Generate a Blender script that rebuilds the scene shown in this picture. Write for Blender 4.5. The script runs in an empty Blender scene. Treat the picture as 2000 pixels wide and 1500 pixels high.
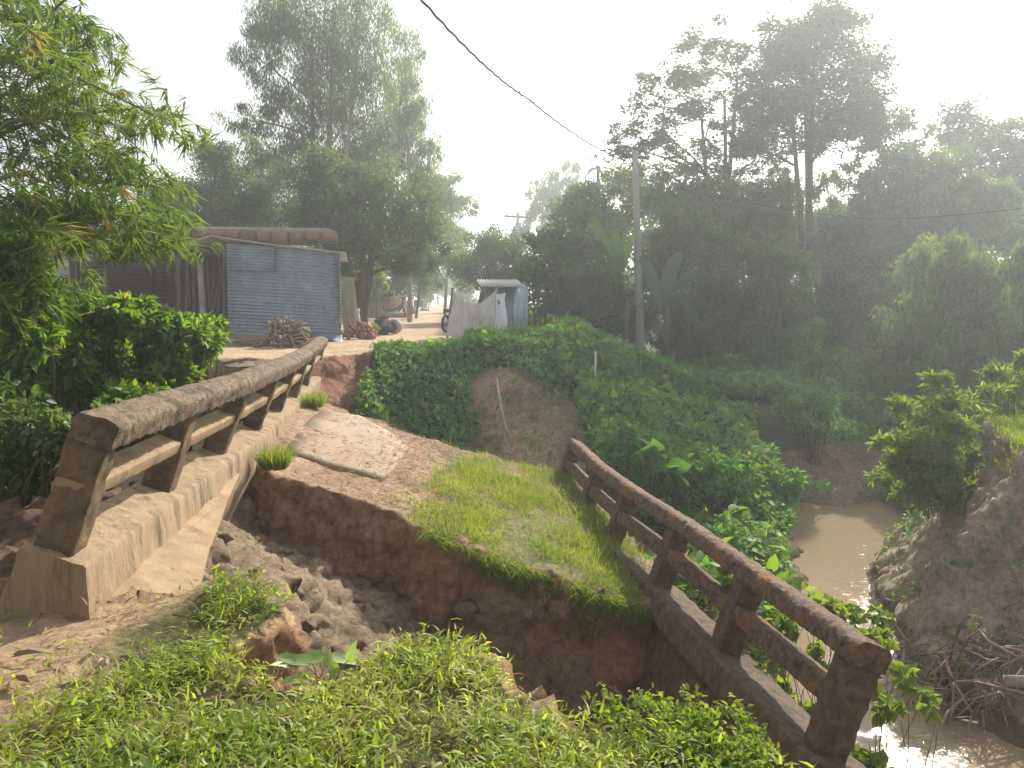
import bpy, bmesh, math, random
import numpy as np
from mathutils import Vector
rng = np.random.default_rng(7); random.seed(7)
scene = bpy.context.scene
COL = scene.collection
# ---------------------------------------------------------------- camera
F = 1502.0; PITCH = math.radians(6.3); CAM = np.array([0, 0, 1.6])
cam = bpy.data.objects.new('camera', bpy.data.cameras.new('camera')); COL.objects.link(cam)
cam.location = CAM; cam.rotation_euler = (math.radians(90) - PITCH, 0, 0)
cam.data.sensor_width = 36; cam.data.lens = 36 * F / 2000; cam.data.clip_end = 3000; cam.data.clip_start = 0.05
scene.camera = cam
# ---------------------------------------------------------------- light
SUN_EL, SUN_AZ = math.radians(33), math.radians(29)          # azimuth measured from +Y towards +X
world = bpy.data.worlds.new('World'); scene.world = world; world.use_nodes = True
wn = world.node_tree; wn.nodes.clear()
sky = wn.nodes.new('ShaderNodeTexSky'); sky.sky_type = 'NISHITA'; sky.sun_disc = False
sky.sun_elevation = SUN_EL; sky.sun_rotation = SUN_AZ; sky.air_density = 1.3; sky.dust_density = 3.5; sky.ozone_density = 0.6
hs = wn.nodes.new('ShaderNodeHueSaturation'); hs.inputs['Saturation'].default_value = 0.22
bg = wn.nodes.new('ShaderNodeBackground'); bg.inputs['Strength'].default_value = 0.125
wo = wn.nodes.new('ShaderNodeOutputWorld')
wn.links.new(sky.outputs[0], hs.inputs['Color']); wn.links.new(hs.outputs[0], bg.inputs[0]); wn.links.new(bg.outputs[0], wo.inputs[0])
sun_d = bpy.data.lights.new('sun', 'SUN'); sun_d.energy = 5.0; sun_d.angle = math.radians(0.7); sun_d.color = (1.0, 0.925, 0.81)
sun = bpy.data.objects.new('sun', sun_d); COL.objects.link(sun)
sdir = Vector((math.sin(SUN_AZ) * math.cos(SUN_EL), math.cos(SUN_AZ) * math.cos(SUN_EL), math.sin(SUN_EL)))
sun.rotation_euler = sdir.to_track_quat('Z', 'Y').to_euler(); sun.location = (10, 20, 30)
scene.view_settings.view_transform = 'Standard'; scene.view_settings.look = 'None'
scene.view_settings.exposure = 0.62; scene.view_settings.gamma = 1.0
scene.render.engine = 'CYCLES'
cy = scene.cycles
cy.max_bounces = 5; cy.diffuse_bounces = 3; cy.glossy_bounces = 2; cy.transmission_bounces = 4
cy.transparent_max_bounces = 4; cy.volume_bounces = 1; cy.caustics_reflective = False; cy.caustics_refractive = False
cy.use_adaptive_sampling = True; cy.adaptive_threshold = 0.02
cy.use_denoising = True
try: cy.denoiser = 'OPENIMAGEDENOISE'
except Exception: pass
cy.sample_clamp_indirect = 6.0
# ---------------------------------------------------------------- helpers
def pix(x, y, D):
    r = (x - 1000) / F; u = (750 - y) / F
    return CAM + D * np.array([r, math.cos(PITCH) + u * math.sin(PITCH), -math.sin(PITCH) + u * math.cos(PITCH)])
def pz(x, y, z):
    d = pix(x, y, 1) - CAM
    return CAM + d * ((z - 1.6) / d[2])
def hsh(ix, iy, iz):
    h = (ix.astype(np.int64) * 73856093) ^ (iy.astype(np.int64) * 19349663) ^ (iz.astype(np.int64) * 83492791)
    h = (h ^ (h >> 13)) * 1274126177; h = h ^ (h >> 16)
    return (h & 0xffffff) / float(0xffffff)
def vnoise(p):
    i = np.floor(p); f = p - i; f = f * f * (3 - 2 * f); i = i.astype(np.int64)
    r = 0
    for dx in (0, 1):
        for dy in (0, 1):
            for dz in (0, 1):
                w = (f[:, 0] if dx else 1 - f[:, 0]) * (f[:, 1] if dy else 1 - f[:, 1]) * (f[:, 2] if dz else 1 - f[:, 2])
                r = r + w * hsh(i[:, 0] + dx, i[:, 1] + dy, i[:, 2] + dz)
    return r * 2 - 1
def fbm(p, sc=1.0, octs=4, seed=0):
    p = np.asarray(p, float) * sc + seed * 17.31
    a = 1.0; r = 0
    for o in range(octs):
        r = r + a * vnoise(p); p = p * 2.03 + 5.1; a *= 0.5
    return r
def fbm2(x, y, sc=1.0, octs=4, seed=0):
    return fbm(np.stack([x, y, np.zeros_like(x)], -1), sc, octs, seed)
def mesh_np(name, V, faces, mat=None, smooth=False, attrs=None, cols=None):
    """faces: (N,k) int array or list of such arrays / lists"""
    me = bpy.data.meshes.new(name)
    V = np.asarray(V, np.float32)
    if isinstance(faces, np.ndarray) and faces.ndim == 2: fl = [faces]
    elif len(faces) and isinstance(faces[0], np.ndarray) and faces[0].ndim == 2: fl = faces
    else:
        g = {}
        for f in faces: g.setdefault(len(f), []).append(list(f))
        fl = [np.array(v) for v in g.values()]
    me.vertices.add(len(V)); me.vertices.foreach_set('co', V.ravel())
    idx = np.concatenate([f.ravel() for f in fl]).astype(np.int32)
    tot = np.concatenate([np.full(len(f), f.shape[1]) for f in fl]).astype(np.int32)
    st = np.concatenate([[0], np.cumsum(tot)[:-1]]).astype(np.int32)
    me.loops.add(len(idx)); me.loops.foreach_set('vertex_index', idx)
    me.polygons.add(len(tot)); me.polygons.foreach_set('loop_start', st); me.polygons.foreach_set('loop_total', tot)
    if smooth: me.polygons.foreach_set('use_smooth', np.ones(len(tot), bool))
    me.update(calc_edges=True)
    if attrs is not None:
        for k, a in attrs.items():
            at = me.attributes.new(k, 'FLOAT', 'POINT'); at.data.foreach_set('value', np.asarray(a, np.float32))
    if cols is not None:
        ca = me.attributes.new('Col', 'FLOAT_COLOR', 'POINT')
        ca.data.foreach_set('color', np.concatenate([cols, np.ones((len(cols), 1))], 1).astype(np.float32).ravel())
    if mat: me.materials.append(mat)
    return me
def link(name, me, parent=None):
    o = bpy.data.objects.new(name, me); COL.objects.link(o)
    if parent is not None: o.parent = parent
    return o
def tag(o, label=None, cat=None, group=None, kind=None):
    if label: o['label'] = label
    if cat: o['category'] = cat
    if group: o['group'] = group
    if kind: o['kind'] = kind
    return o
def thing(name, label, cat, loc, group=None):
    o = bpy.data.objects.new(name, None); COL.objects.link(o); o.location = loc; o.empty_display_size = .2
    return tag(o, label, cat, group)
class MB:
    """mesh builder in world coordinates"""
    def __init__(s): s.V = []; s.F = []; s.n = 0
    def add(s, V, Fs):
        V = np.asarray(V, float); s.V.append(V); s.F += [[i + s.n for i in f] for f in Fs]; s.n += len(V); return s
    def box(s, c, size, R=None, bev=0):
        x, y, z = [q / 2 for q in size]
        v = np.array([[a * x, b * y, d * z] for d in (-1, 1) for b in (-1, 1) for a in (-1, 1)])
        if R is not None: v = v @ np.asarray(R).T
        return s.add(v + np.asarray(c), [(0, 2, 3, 1), (4, 5, 7, 6), (0, 1, 5, 4), (2, 6, 7, 3), (0, 4, 6, 2), (1, 3, 7, 5)])
    def tube(s, P, r, n=6, cap=True):
        P = np.asarray(P, float); m = len(P); r = np.broadcast_to(np.asarray(r, float), (m,))
        T = np.gradient(P, axis=0); T /= np.linalg.norm(T, axis=1)[:, None] + 1e-9
        ref = np.array([0, 0, 1.]) if abs(T[0][2]) < .9 else np.array([1., 0, 0])
        V = []
        for i in range(m):
            a = np.cross(T[i], ref); a /= np.linalg.norm(a) + 1e-9; b = np.cross(T[i], a); ref = -np.cross(T[i], a) if 0 else ref
            for k in range(n):
                t = 2 * math.pi * k / n
                V.append(P[i] + r[i] * (math.cos(t) * a + math.sin(t) * b))
        Fs = [(i * n + k, i * n + (k + 1) % n, (i + 1) * n + (k + 1) % n, (i + 1) * n + k) for i in range(m - 1) for k in range(n)]
        if cap: Fs += [tuple(range(n))[::-1], tuple((m - 1) * n + k for k in range(n))]
        return s.add(V, Fs)
    def lathe(s, prof, c, axis=(0, 0, 1), n=24):
        ax = np.asarray(axis, float); ax /= np.linalg.norm(ax)
        a = np.cross(ax, [0.3, 1, .2]); a /= np.linalg.norm(a); b = np.cross(ax, a)
        V = [np.asarray(c) + ax * h + r * (math.cos(2 * math.pi * k / n) * a + math.sin(2 * math.pi * k / n) * b) for h, r in prof for k in range(n)]
        return s.add(V, [(i * n + k, i * n + (k + 1) % n, (i + 1) * n + (k + 1) % n, (i + 1) * n + k) for i in range(len(prof) - 1) for k in range(n)])
    def mesh(s, name, mat, smooth=False, org=None):
        V = np.concatenate(s.V)
        if org is not None: V = V - np.asarray(org)
        return mesh_np(name, V, s.F, mat, smooth)
    def obj(s, name, mat, parent=None, smooth=False):
        org = np.array(parent.matrix_world.translation) if parent is not None else None
        if parent is not None:
            org = np.array(parent.location); pp = parent.parent
            while pp is not None: org = org + np.array(pp.location); pp = pp.parent
        return link(name, s.mesh(name, mat, smooth, org), parent)
# ---------------------------------------------------------------- materials
def newmat(name):
    m = bpy.data.materials.new(name); m.use_nodes = True; t = m.node_tree; t.nodes.clear()
    o = t.nodes.new('ShaderNodeOutputMaterial'); return m, t, o
def N(t, ty, **kw):
    n = t.nodes.new(ty)
    for k, v in kw.items():
        if k in n.inputs: n.inputs[k].default_value = v
        else: setattr(n, k, v)
    return n
def noise_mat(name, c1, c2, scale=6, rough=.85, bump=.3, bscale=None, c3=None, scale3=1.2, obj=True, spec=.25, metal=0, stretch=None, thr=(.35, .65), thr3=(.5, .62), dist=.02):
    m, t, o = newmat(name)
    tc = N(t, 'ShaderNodeTexCoord'); src = tc.outputs['Object']
    if stretch:
        mp = N(t, 'ShaderNodeMapping'); mp.inputs['Scale'].default_value = stretch; t.links.new(src, mp.inputs[0]); src = mp.outputs[0]
    n1 = N(t, 'ShaderNodeTexNoise', Scale=scale, Detail=8, Roughness=.65); t.links.new(src, n1.inputs['Vector'])
    r = N(t, 'ShaderNodeValToRGB'); r.color_ramp.elements[0].position = thr[0]; r.color_ramp.elements[1].position = thr[1]
    r.color_ramp.elements[0].color = (*c1, 1); r.color_ramp.elements[1].color = (*c2, 1)
    t.links.new(n1.outputs[0], r.inputs[0]); colo = r.outputs[0]
    if c3 is not None:
        n3 = N(t, 'ShaderNodeTexNoise', Scale=scale3, Detail=6, Roughness=.7); t.links.new(src, n3.inputs['Vector'])
        r3 = N(t, 'ShaderNodeValToRGB'); r3.color_ramp.elements[0].position = thr3[0]; r3.color_ramp.elements[1].position = thr3[1]
        t.links.new(n3.outputs[0], r3.inputs[0])
        mx = N(t, 'ShaderNodeMixRGB'); mx.inputs[2].default_value = (*c3, 1); t.links.new(r3.outputs[0], mx.inputs[0]); t.links.new(colo, mx.inputs[1]); colo = mx.outputs[0]
    b = N(t, 'ShaderNodeBsdfPrincipled', Roughness=rough, Metallic=metal); b.inputs['Specular IOR Level'].default_value = spec
    t.links.new(colo, b.inputs['Base Color'])
    if bump:
        n2 = N(t, 'ShaderNodeTexNoise', Scale=bscale or scale * 5, Detail=8, Roughness=.7); t.links.new(src, n2.inputs['Vector'])
        bp = N(t, 'ShaderNodeBump', Strength=bump, Distance=dist); t.links.new(n2.outputs[0], bp.inputs['Height']); t.links.new(bp.outputs[0], b.inputs['Normal'])
    t.links.new(b.outputs[0], o.inputs[0])
    return m
def leaf_mat(name, c1, c2, tr=.45, tcol=1.5, gloss=.06, dead=None, deadp=.97, rough=.45):
    m, t, o = newmat(name)
    a = N(t, 'ShaderNodeAttribute', attribute_name='rnd')
    r = N(t, 'ShaderNodeValToRGB'); e = r.color_ramp.elements
    e[0].color = (*c1, 1); e[1].color = (*c2, 1); e[0].position = 0; e[1].position = .93
    if dead:
        x = e.new(deadp); x.color = (*dead, 1)
    t.links.new(a.outputs['Fac'], r.inputs[0])
    d = N(t, 'ShaderNodeBsdfDiffuse'); tl = N(t, 'ShaderNodeBsdfTranslucent')
    mul = N(t, 'ShaderNodeMixRGB', blend_type='MULTIPLY'); mul.inputs[0].default_value = 1; mul.inputs[2].default_value = (tcol * 1.15, tcol * 1.1, tcol * .45, 1)
    t.links.new(r.outputs[0], d.inputs[0]); t.links.new(r.outputs[0], mul.inputs[1]); t.links.new(mul.outputs[0], tl.inputs[0])
    mx = N(t, 'ShaderNodeMixShader'); mx.inputs[0].default_value = tr; t.links.new(d.outputs[0], mx.inputs[1]); t.links.new(tl.outputs[0], mx.inputs[2])
    g = N(t, 'ShaderNodeBsdfGlossy', Roughness=rough + .1); g.inputs[0].default_value = (.5, .52, .5, 1)
    m2 = N(t, 'ShaderNodeMixShader'); m2.inputs[0].default_value = gloss * .6; t.links.new(mx.outputs[0], m2.inputs[1]); t.links.new(g.outputs[0], m2.inputs[2])
    t.links.new(m2.outputs[0], o.inputs[0])
    return m
# ---------------------------------------------------------------- terrain
def sdist(x, y, poly):
    """distance outside polygon (0 inside)"""
    P = np.asarray(poly, float); n = len(P); d2 = np.full(x.shape, 1e18); ins = np.zeros(x.shape, bool)
    for i in range(n):
        a = P[i]; b = P[(i + 1) % n]; e = b - a
        t = np.clip(((x - a[0]) * e[0] + (y - a[1]) * e[1]) / (e @ e + 1e-12), 0, 1)
        d2 = np.minimum(d2, (x - a[0] - t * e[0]) ** 2 + (y - a[1] - t * e[1]) ** 2)
        c = ((a[1] > y) != (b[1] > y)) & (x < (b[0] - a[0]) * (y - a[1]) / (b[1] - a[1] + 1e-15) + a[0])
        ins ^= c
    return np.where(ins, 0, np.sqrt(d2)), ins
NEAR = [(-30, 3.0), (-4.5, 3.45), (-2.59, 3.74), (-2.26, 3.94), (-1.94, 4.01), (-1.39, 4.03), (-1.12, 3.75), (-1.22, 3.5), (-1.33, 3.36), (-1.15, 3.14), (-.83, 3.0), (-.66, 3.05),
        (-.6, 3.45), (-.42, 3.54), (-.09, 3.3), (0., 2.95), (.19, 2.75), (.38, 2.69), (.64, 2.6), (.97, 2.5), (1.5, 2.3), (2.2, 1.6), (2.4, 0), (2.4, -20), (-30, -20)]
PLAT = [(-3.1, 7.95), (-2.66, 7.86), (-2.3, 7.66), (-2.08, 7.63), (-1.7, 7.52), (-1.21, 7.41), (-.85, 7.2), (-.49, 7.19), (-.1, 7.05), (.39, 7.07), (.8, 6.9), (1.25, 6.94), (1.5, 8), (1.25, 10), (.9, 11.9),
        (.3, 11.8), (-.4, 11.8), (-1.34, 11.64), (-2.4, 11.9), (-2.9, 12.0), (-3.5, 12.1), (-3.3, 9.5)]
MUD = [(-3.3, 4.0), (-1.4, 4.3), (-.7, 4.9), (.6, 5.2), (.8, 7.3), (-3.2, 8.2)]
FAR = [(-400, 13.5), (-8, 14.0), (-5.45, 14.3), (-4.2, 14.0), (-3.75, 14.8), (-3.2, 15.7), (-2.5, 16.3), (-1.2, 17.0), (-.2, 17.2), (.8, 18.3), (1.8, 20), (2.0, 25), (2.5, 60), (3, 900), (-400, 900)]
FIELD = [(.5, 18.3), (2.3, 19), (4, 19.3), (5.9, 18.9), (7.5, 20), (10, 22), (20, 24), (400, 30), (400, 900), (1, 900)]
SLOPE = [(.9, 13.2), (-.5, 14.0), (.5, 17.2), (3.5, 17.6), (4.9, 16.8), (4.1, 12.2), (3.0, 10.2), (2.2, 8.2), (1.5, 9)]
RIGHT = [(7.5, 11.95), (7.1, 11.0), (6.75, 9.9), (7.4, 8.6), (8.2, 7.8), (40, 5), (40, 14), (11, 13.4), (8.4, 12.6)]
SHELF = [(5.4, 9.3), (6.6, 9.7), (8.2, 8.2), (8, 5), (6.2, 6.4), (5.35, 8.1)]
BACKR = [(10.5, 15), (60, 13), (60, 32), (12, 25), (9.6, 19.5)]
MUDBAR = [(6.2, 17.6), (7.2, 17.0), (8.6, 17.9), (9, 19.5), (6.5, 19)]
LEFT = [(-60, 3.4), (-4.7, 4.2), (-4.9, 14), (-60, 14)]
pp = np.array([(-2.66, 7.86, -.15), (-2.08, 7.63, -.37), (-1.21, 7.41, -.54), (-.49, 7.19, -.73), (.39, 7.07, -.89), (1.2, 6.94, -1.14), (-2.88, 11.89, -.03), (-2.4, 11.88, -.11), (-1.34, 11.64, -.48), (-.4, 11.8, -.83), (.73, 11.85, -1.29)])
PL, *_ = np.linalg.lstsq(np.c_[pp[:, :2], np.ones(len(pp))], pp[:, 2], rcond=None)
def prof(d, xs, ys): return np.interp(d, xs, ys) + np.maximum(d - xs[-1], 0) * 1.2
def H(x, y, detail=True):
    x = np.asarray(x, float); y = np.asarray(y, float)
    n1 = fbm2(x, y, 1.7, 4, 1); n2 = fbm2(x, y, .35, 4, 2)
    h = np.interp(x, [-4, -3, -.5, .2, 2.2, 3.3], [-1.7, -1.7, -2.2, -2.8, -2.8, -3.6]) + .1 * n1
    wob = .08 * n1
    def mesa(h, poly, top, xs, ys, w=1.0):
        d, ins = sdist(x, y, poly); d = np.maximum(d + w * wob * np.minimum(1, d * 5), 0)
        return np.maximum(h, top - prof(d, xs, ys))
    near_top = .0 + .03 * n1 - .12 * np.clip(x - .3, 0, 3) + .05 * np.exp(-((x + 1.5) ** 2 + (y - 3.9) ** 2) / .3)
    h = mesa(h, NEAR, near_top, [0, .04, .22, .6, 1.2, 3], [0, .25, 1.0, 1.9, 2.9, 4])
    h = mesa(h, PLAT, PL[0] * x + PL[1] * y + PL[2] + .03 * n1, [0, .03, .12, .3, .8, 1.6, 3], [0, .12, .6, 1.0, 1.7, 2.4, 3.5], 2.2)
    lump = .11 * fbm2(x, y, 1.5, 5, 5) + .06 * fbm2(x, y, 5.5, 4, 6) + .045 * fbm2(x, y, 14, 4, 7)
    h = mesa(h, MUD, -.38 - .56 * (x + 2.5) - .26 * np.clip((y - 6) / 1.5, 0, 1) - .9 * np.clip(x + .9, 0, 2.4) + lump, [0, .4, 1, 2, 4], [0, .35, .8, 1.8, 4])
    farp = prof(sdist(x, y, FAR)[0], [0, .25, .7, 1.3, 2.1, 3, 6], [0, .35, .75, 1.5, 2.3, 2.9, 5])
    h = np.maximum(h, .5 + .02 * n1 - farp + .12 * n1 * np.clip(farp, 0, 1))
    h = mesa(h, FIELD, np.clip(.5 - (x - 1.3) * .42, -1, .4) + .08 * n2, [0, .7, 1.4, 2.2, 3.4, 6], [0, .5, 1.3, 1.9, 2.3, 4])
    h = mesa(h, SLOPE, -2.15 + .36 * np.clip(y - 12.8, 0, 4) * np.clip((6.2 - x) / 1.5, 0, 1) + .12 * n1 - .1 * np.clip(x - 2, 0, 4), [0, .4, .9, 1.4], [0, .25, .8, 1.6])
    h = mesa(h, MUDBAR, -2.6 + .1 * n1, [0, .5, 1, 2], [0, .2, .5, 1.2])
    h = mesa(h, RIGHT, -.36 + .05 * n1, [0, .06, .4, .8, 1.2, 1.5, 1.9, 2.6], [0, .35, .9, 1.5, 2.1, 2.45, 2.75, 3.4], 2.0)
    h = mesa(h, SHELF, -2.62 + .06 * n1, [0, .3, .7, 1.2], [0, .15, .4, .9])
    h = mesa(h, BACKR, -1.6 + .1 * n2, [0, 1, 2.5, 4], [0, .7, 1.7, 2.5])
    h = mesa(h, LEFT, -.7 + .1 * n2, [0, .6, 1.2], [0, .6, 1.5])
    return h
def Hs(x, y): return float(H(np.array([x]), np.array([y]))[0])
def axis(lo, hi, st, out, g=1.25):
    a = list(np.arange(lo, hi + st / 2, st)); s = st
    while a[-1] < out: s *= g; a.append(a[-1] + s)
    s = st
    while a[0] > -out: s *= g; a.insert(0, a[0] - s)
    return np.array(a)
def build_ground():
    X = axis(-4.2, 8.2, .05, 330); Y = axis(1.9, 19.2, .05, 480); Y = Y[Y > -30]
    nx, ny = len(X), len(Y)
    gx, gy = np.meshgrid(X, Y); x = gx.ravel(); y = gy.ravel(); z = H(x, y)
    i = np.arange((ny - 1) * (nx - 1)); r = i // (nx - 1); c = i % (nx - 1); b = r * nx + c
    me = mesh_np('ground', np.c_[x, y, z], np.c_[b, b + 1, b + nx + 1, b + nx])
    bm = bmesh.new(); bm.from_mesh(me)
    for L in (.11, .085):
        es = [e for e in bm.edges if abs(e.verts[0].co.z - e.verts[1].co.z) > L * .75 and e.verts[0].co.y < 21 and e.verts[0].co.x > -4.3 and e.verts[0].co.x < 9]
        bmesh.ops.subdivide_edges(bm, edges=es, cuts=2 if L > .1 else 1, use_grid_fill=True)
    for L, y0, y1, x0, x1 in ((.05, 2.3, 4.7, -3, 1.6), (.06, 6.6, 8.2, -3.2, 1.7)):
        es = [e for e in bm.edges if y0 < e.verts[0].co.y < y1 and x0 < e.verts[0].co.x < x1 and -1.9 < e.verts[0].co.z and (e.verts[0].co - e.verts[1].co).length > L]
        bmesh.ops.subdivide_edges(bm, edges=es, cuts=1, use_grid_fill=True)
    bmesh.ops.triangulate(bm, faces=[f for f in bm.faces if len(f.verts) > 4])
    bm.to_mesh(me); bm.free()
    n = len(me.vertices); V = np.empty(n * 3, np.float32); me.vertices.foreach_get('co', V); V = V.reshape(-1, 3).astype(float)
    nr = np.empty(n * 3, np.float32); me.vertices.foreach_get('normal', nr); nr = nr.reshape(-1, 3).astype(float)
    steep = np.clip((.93 - nr[:, 2]) / .35, 0, 1) * (V[:, 1] < 24)
    dn = .10 * fbm(V, 2.3, 6, 3) + .07 * np.abs(fbm(V * [1, 1, .45], 7, 4, 4))
    nearw = np.exp(-np.maximum(V[:, 1] - 8, 0) / 3)
    dn = dn + (.035 * fbm(V, 14, 4, 5) + .02 * np.abs(fbm(V, 30, 3, 6))) * nearw
    V += nr * (dn * steep)[:, None]
    V[:, 2] += (.012 * fbm(V, 9, 3, 8)) * (V[:, 1] < 24)
    x, y, z = V.T
    # soil colours by place
    m1 = fbm(V, 1.3, 4, 11); m2 = fbm(V, 5, 3, 12)
    col = np.tile([.20, .13, .085], (n, 1))
    def mixc(mask, c):
        nonlocal col
        mask = np.clip(mask, 0, 1)[:, None]; col = col * (1 - mask) + np.array(c) * mask
    dP, inP = sdist(x, y, PLAT); dN, inN = sdist(x, y, NEAR); dF, inF = sdist(x, y, FAR); dR, _ = sdist(x, y, RIGHT); dS, _ = sdist(x, y, SLOPE)
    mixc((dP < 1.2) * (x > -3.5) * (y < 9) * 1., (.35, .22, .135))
    dM, inM = sdist(x, y, MUD); mixc(np.clip(1.2 - dM * 4, 0, 1) * (dP > .18) * (z < -.2 ), (.27, .20, .135))
    mixc(inP * 1., (.40, .265, .18)); mixc((dP < .05) * (m1 * .5 + .6) * (x > -.9 + .3 * m2) * (nr[:, 2] > .8), (.14, .15, .05))
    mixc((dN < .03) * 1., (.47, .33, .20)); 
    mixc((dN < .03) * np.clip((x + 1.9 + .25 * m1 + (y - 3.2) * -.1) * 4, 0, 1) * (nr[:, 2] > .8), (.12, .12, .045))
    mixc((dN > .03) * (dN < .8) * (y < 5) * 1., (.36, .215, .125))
    mixc(inF * 1., (.52, .385, .255)); mixc(inF * np.clip(m1 - .1, 0, 1) * .8, (.46, .30, .19)); mixc(inF * (x > -1.6 + (y - 17) * .1) * (x > -2.6) * (y < 21) * (x > -1.2), (.13, .12, .06))
    mixc(((x - (-2.5 - .068 * (y - 17))) > 0) * inF * (y > 23) * np.clip((x + 2.2 + (y - 20) * .085) * 2, 0, 1), (.08, .085, .04))
    mixc(inF * (x < -12 - (y - 14) * .1), (.10, .09, .05))
    mixc((dF > .02) * (dF < 4) * (x > -3.6) * (x < 1.5) * (y > 12.5), (.36, .25, .17)); mixc((dF > .02) * (dF < 1) * (x < -2.9) * (y > 12.5), (.28, .14, .085))
    mixc(((x > 2.2) | (y > 18.6)) * (inF < .5) * (z > -2.5) * (y > 9), (.075, .085, .04))
    mixc((dR < 3.3) * (x > 4.5) * (y > 6) * (y < 14) * 1., (.40, .31, .22)); mixc((dR < .04) * (nr[:, 2] > .85) * 1., (.16, .20, .03))
    mixc((z < -2.74) * 1., (.17, .125, .085))
    mixc((sdist(x, y, MUDBAR)[0] < 1.2) * (z < -2.0), (.25, .175, .125))
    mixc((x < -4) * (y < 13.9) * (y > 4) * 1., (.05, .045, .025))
    mixc((x > -2.9) * (x < 6) * (y > 12.6) * (y < 20) * (dP > .6) * (z > -2.5) * (1 - ((x > -.95) & (x < .9 - z * .65) & (y < 17.7) & (z < .1))) * (1 - inF * (x < -1.2)), (.07, .065, .035))  # dark gaps between creeper leaves painted as darker green-brown soil
    col *= (1 + .22 * m1 + .10 * m2)[:, None]
    me2 = me; me2.vertices.foreach_set('co', V.astype(np.float32).ravel())
    ca = me2.attributes.new('Col', 'FLOAT_COLOR', 'POINT'); ca.data.foreach_set('color', np.c_[np.clip(col, .01, 1), np.ones(n)].astype(np.float32).ravel())
    me2.polygons.foreach_set('use_smooth', np.ones(len(me2.polygons), bool)); me2.update()
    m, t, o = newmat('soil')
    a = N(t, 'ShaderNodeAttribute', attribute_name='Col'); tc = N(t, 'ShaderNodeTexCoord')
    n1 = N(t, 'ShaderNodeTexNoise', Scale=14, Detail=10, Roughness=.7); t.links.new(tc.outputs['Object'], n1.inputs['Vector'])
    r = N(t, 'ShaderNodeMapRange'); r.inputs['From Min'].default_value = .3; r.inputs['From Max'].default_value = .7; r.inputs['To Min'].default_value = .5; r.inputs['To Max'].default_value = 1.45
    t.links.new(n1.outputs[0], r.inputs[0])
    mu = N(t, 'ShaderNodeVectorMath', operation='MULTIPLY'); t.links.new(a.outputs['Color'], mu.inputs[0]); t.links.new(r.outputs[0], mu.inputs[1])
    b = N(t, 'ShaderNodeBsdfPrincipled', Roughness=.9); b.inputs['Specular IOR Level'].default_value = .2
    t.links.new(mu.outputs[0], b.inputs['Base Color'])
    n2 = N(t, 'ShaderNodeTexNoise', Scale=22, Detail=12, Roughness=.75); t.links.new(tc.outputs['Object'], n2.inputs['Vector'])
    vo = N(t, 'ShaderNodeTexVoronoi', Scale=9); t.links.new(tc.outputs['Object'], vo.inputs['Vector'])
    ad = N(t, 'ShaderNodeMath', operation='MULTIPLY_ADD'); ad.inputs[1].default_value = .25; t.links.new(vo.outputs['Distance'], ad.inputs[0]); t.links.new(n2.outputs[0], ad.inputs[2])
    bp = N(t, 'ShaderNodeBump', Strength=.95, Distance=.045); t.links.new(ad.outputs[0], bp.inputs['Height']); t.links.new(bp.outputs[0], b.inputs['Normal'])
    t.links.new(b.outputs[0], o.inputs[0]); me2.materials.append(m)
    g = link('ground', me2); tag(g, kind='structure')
build_ground()
# water
m_water, t, o = newmat('muddy_water')
tc = N(t, 'ShaderNodeTexCoord'); mp = N(t, 'ShaderNodeMapping'); mp.inputs['Scale'].default_value = (1.0, 2.6, 1); t.links.new(tc.outputs['Object'], mp.inputs[0])
nz = N(t, 'ShaderNodeTexNoise', Scale=7, Detail=4, Roughness=.55); t.links.new(mp.outputs[0], nz.inputs['Vector'])
bp = N(t, 'ShaderNodeBump', Strength=.22, Distance=.03); t.links.new(nz.outputs[0], bp.inputs['Height'])
b = N(t, 'ShaderNodeBsdfPrincipled', Roughness=.07); b.inputs['Base Color'].default_value = (.27, .205, .13, 1); b.inputs['IOR'].default_value = 1.19
t.links.new(bp.outputs[0], b.inputs['Normal']); t.links.new(b.outputs[0], o.inputs[0])
wv = MB(); wv.add([(1.5, 3, -2.9), (14, 3, -2.9), (14, 24, -2.9), (1.5, 24, -2.9)], [(0, 1, 2, 3)])
tag(wv.obj('water', m_water), kind='structure')
# ---------------------------------------------------------------- bridge
m_conc = noise_mat('sunlit_concrete', (.25, .175, .10), (.39, .28, .165), 5, bump=.45, bscale=40, c3=(.15, .12, .075), scale3=1.6, thr3=(.52, .72))
m_rough = noise_mat('rough_concrete', (.12, .088, .058), (.34, .25, .17), 22, bump=1.0, bscale=55, c3=(.11, .085, .055), scale3=4, dist=.03)  # darkened all over, so the rail end's shade sits in the colour
m_mossc = noise_mat('mossy_concrete', (.085, .065, .045), (.21, .155, .11), 14, bump=.9, bscale=50, c3=(.20, .105, .035), scale3=4, thr3=(.54, .72), dist=.03)
m_mossr = noise_mat('lichen_rail', (.075, .055, .04), (.27, .19, .135), 18, bump=1.0, bscale=45, c3=(.30, .16, .045), scale3=3.5, thr3=(.52, .66), dist=.03)
T = math.radians(21)
m_postl = noise_mat('stained_shaded_post', (.10, .07, .042), (.25, .175, .105), 7, bump=.8, bscale=45, c3=(.07, .055, .03), scale3=2.5)  # stained concrete, darkened all over to put near-face shade into the colour
m_curb = noise_mat('streaked_concrete', (.27, .195, .12), (.385, .28, .17), 6, bump=.6, bscale=30, stretch=(2.0, 2.0, .45), c3=(.13, .11, .06), scale3=3.2, thr3=(.50, .66))
def frame(u, tilt, sgn=1):
    u = np.asarray(u, float); u /= np.linalg.norm(u)
    h = np.cross(u, [0, 0, 1.]); h /= np.linalg.norm(h)        # horizontal, to the right
    up = np.cross(h, u)
    v = h * math.cos(tilt) - up * math.sin(tilt); w = h * math.sin(tilt) + up * math.cos(tilt)
    return u, v, w
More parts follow.
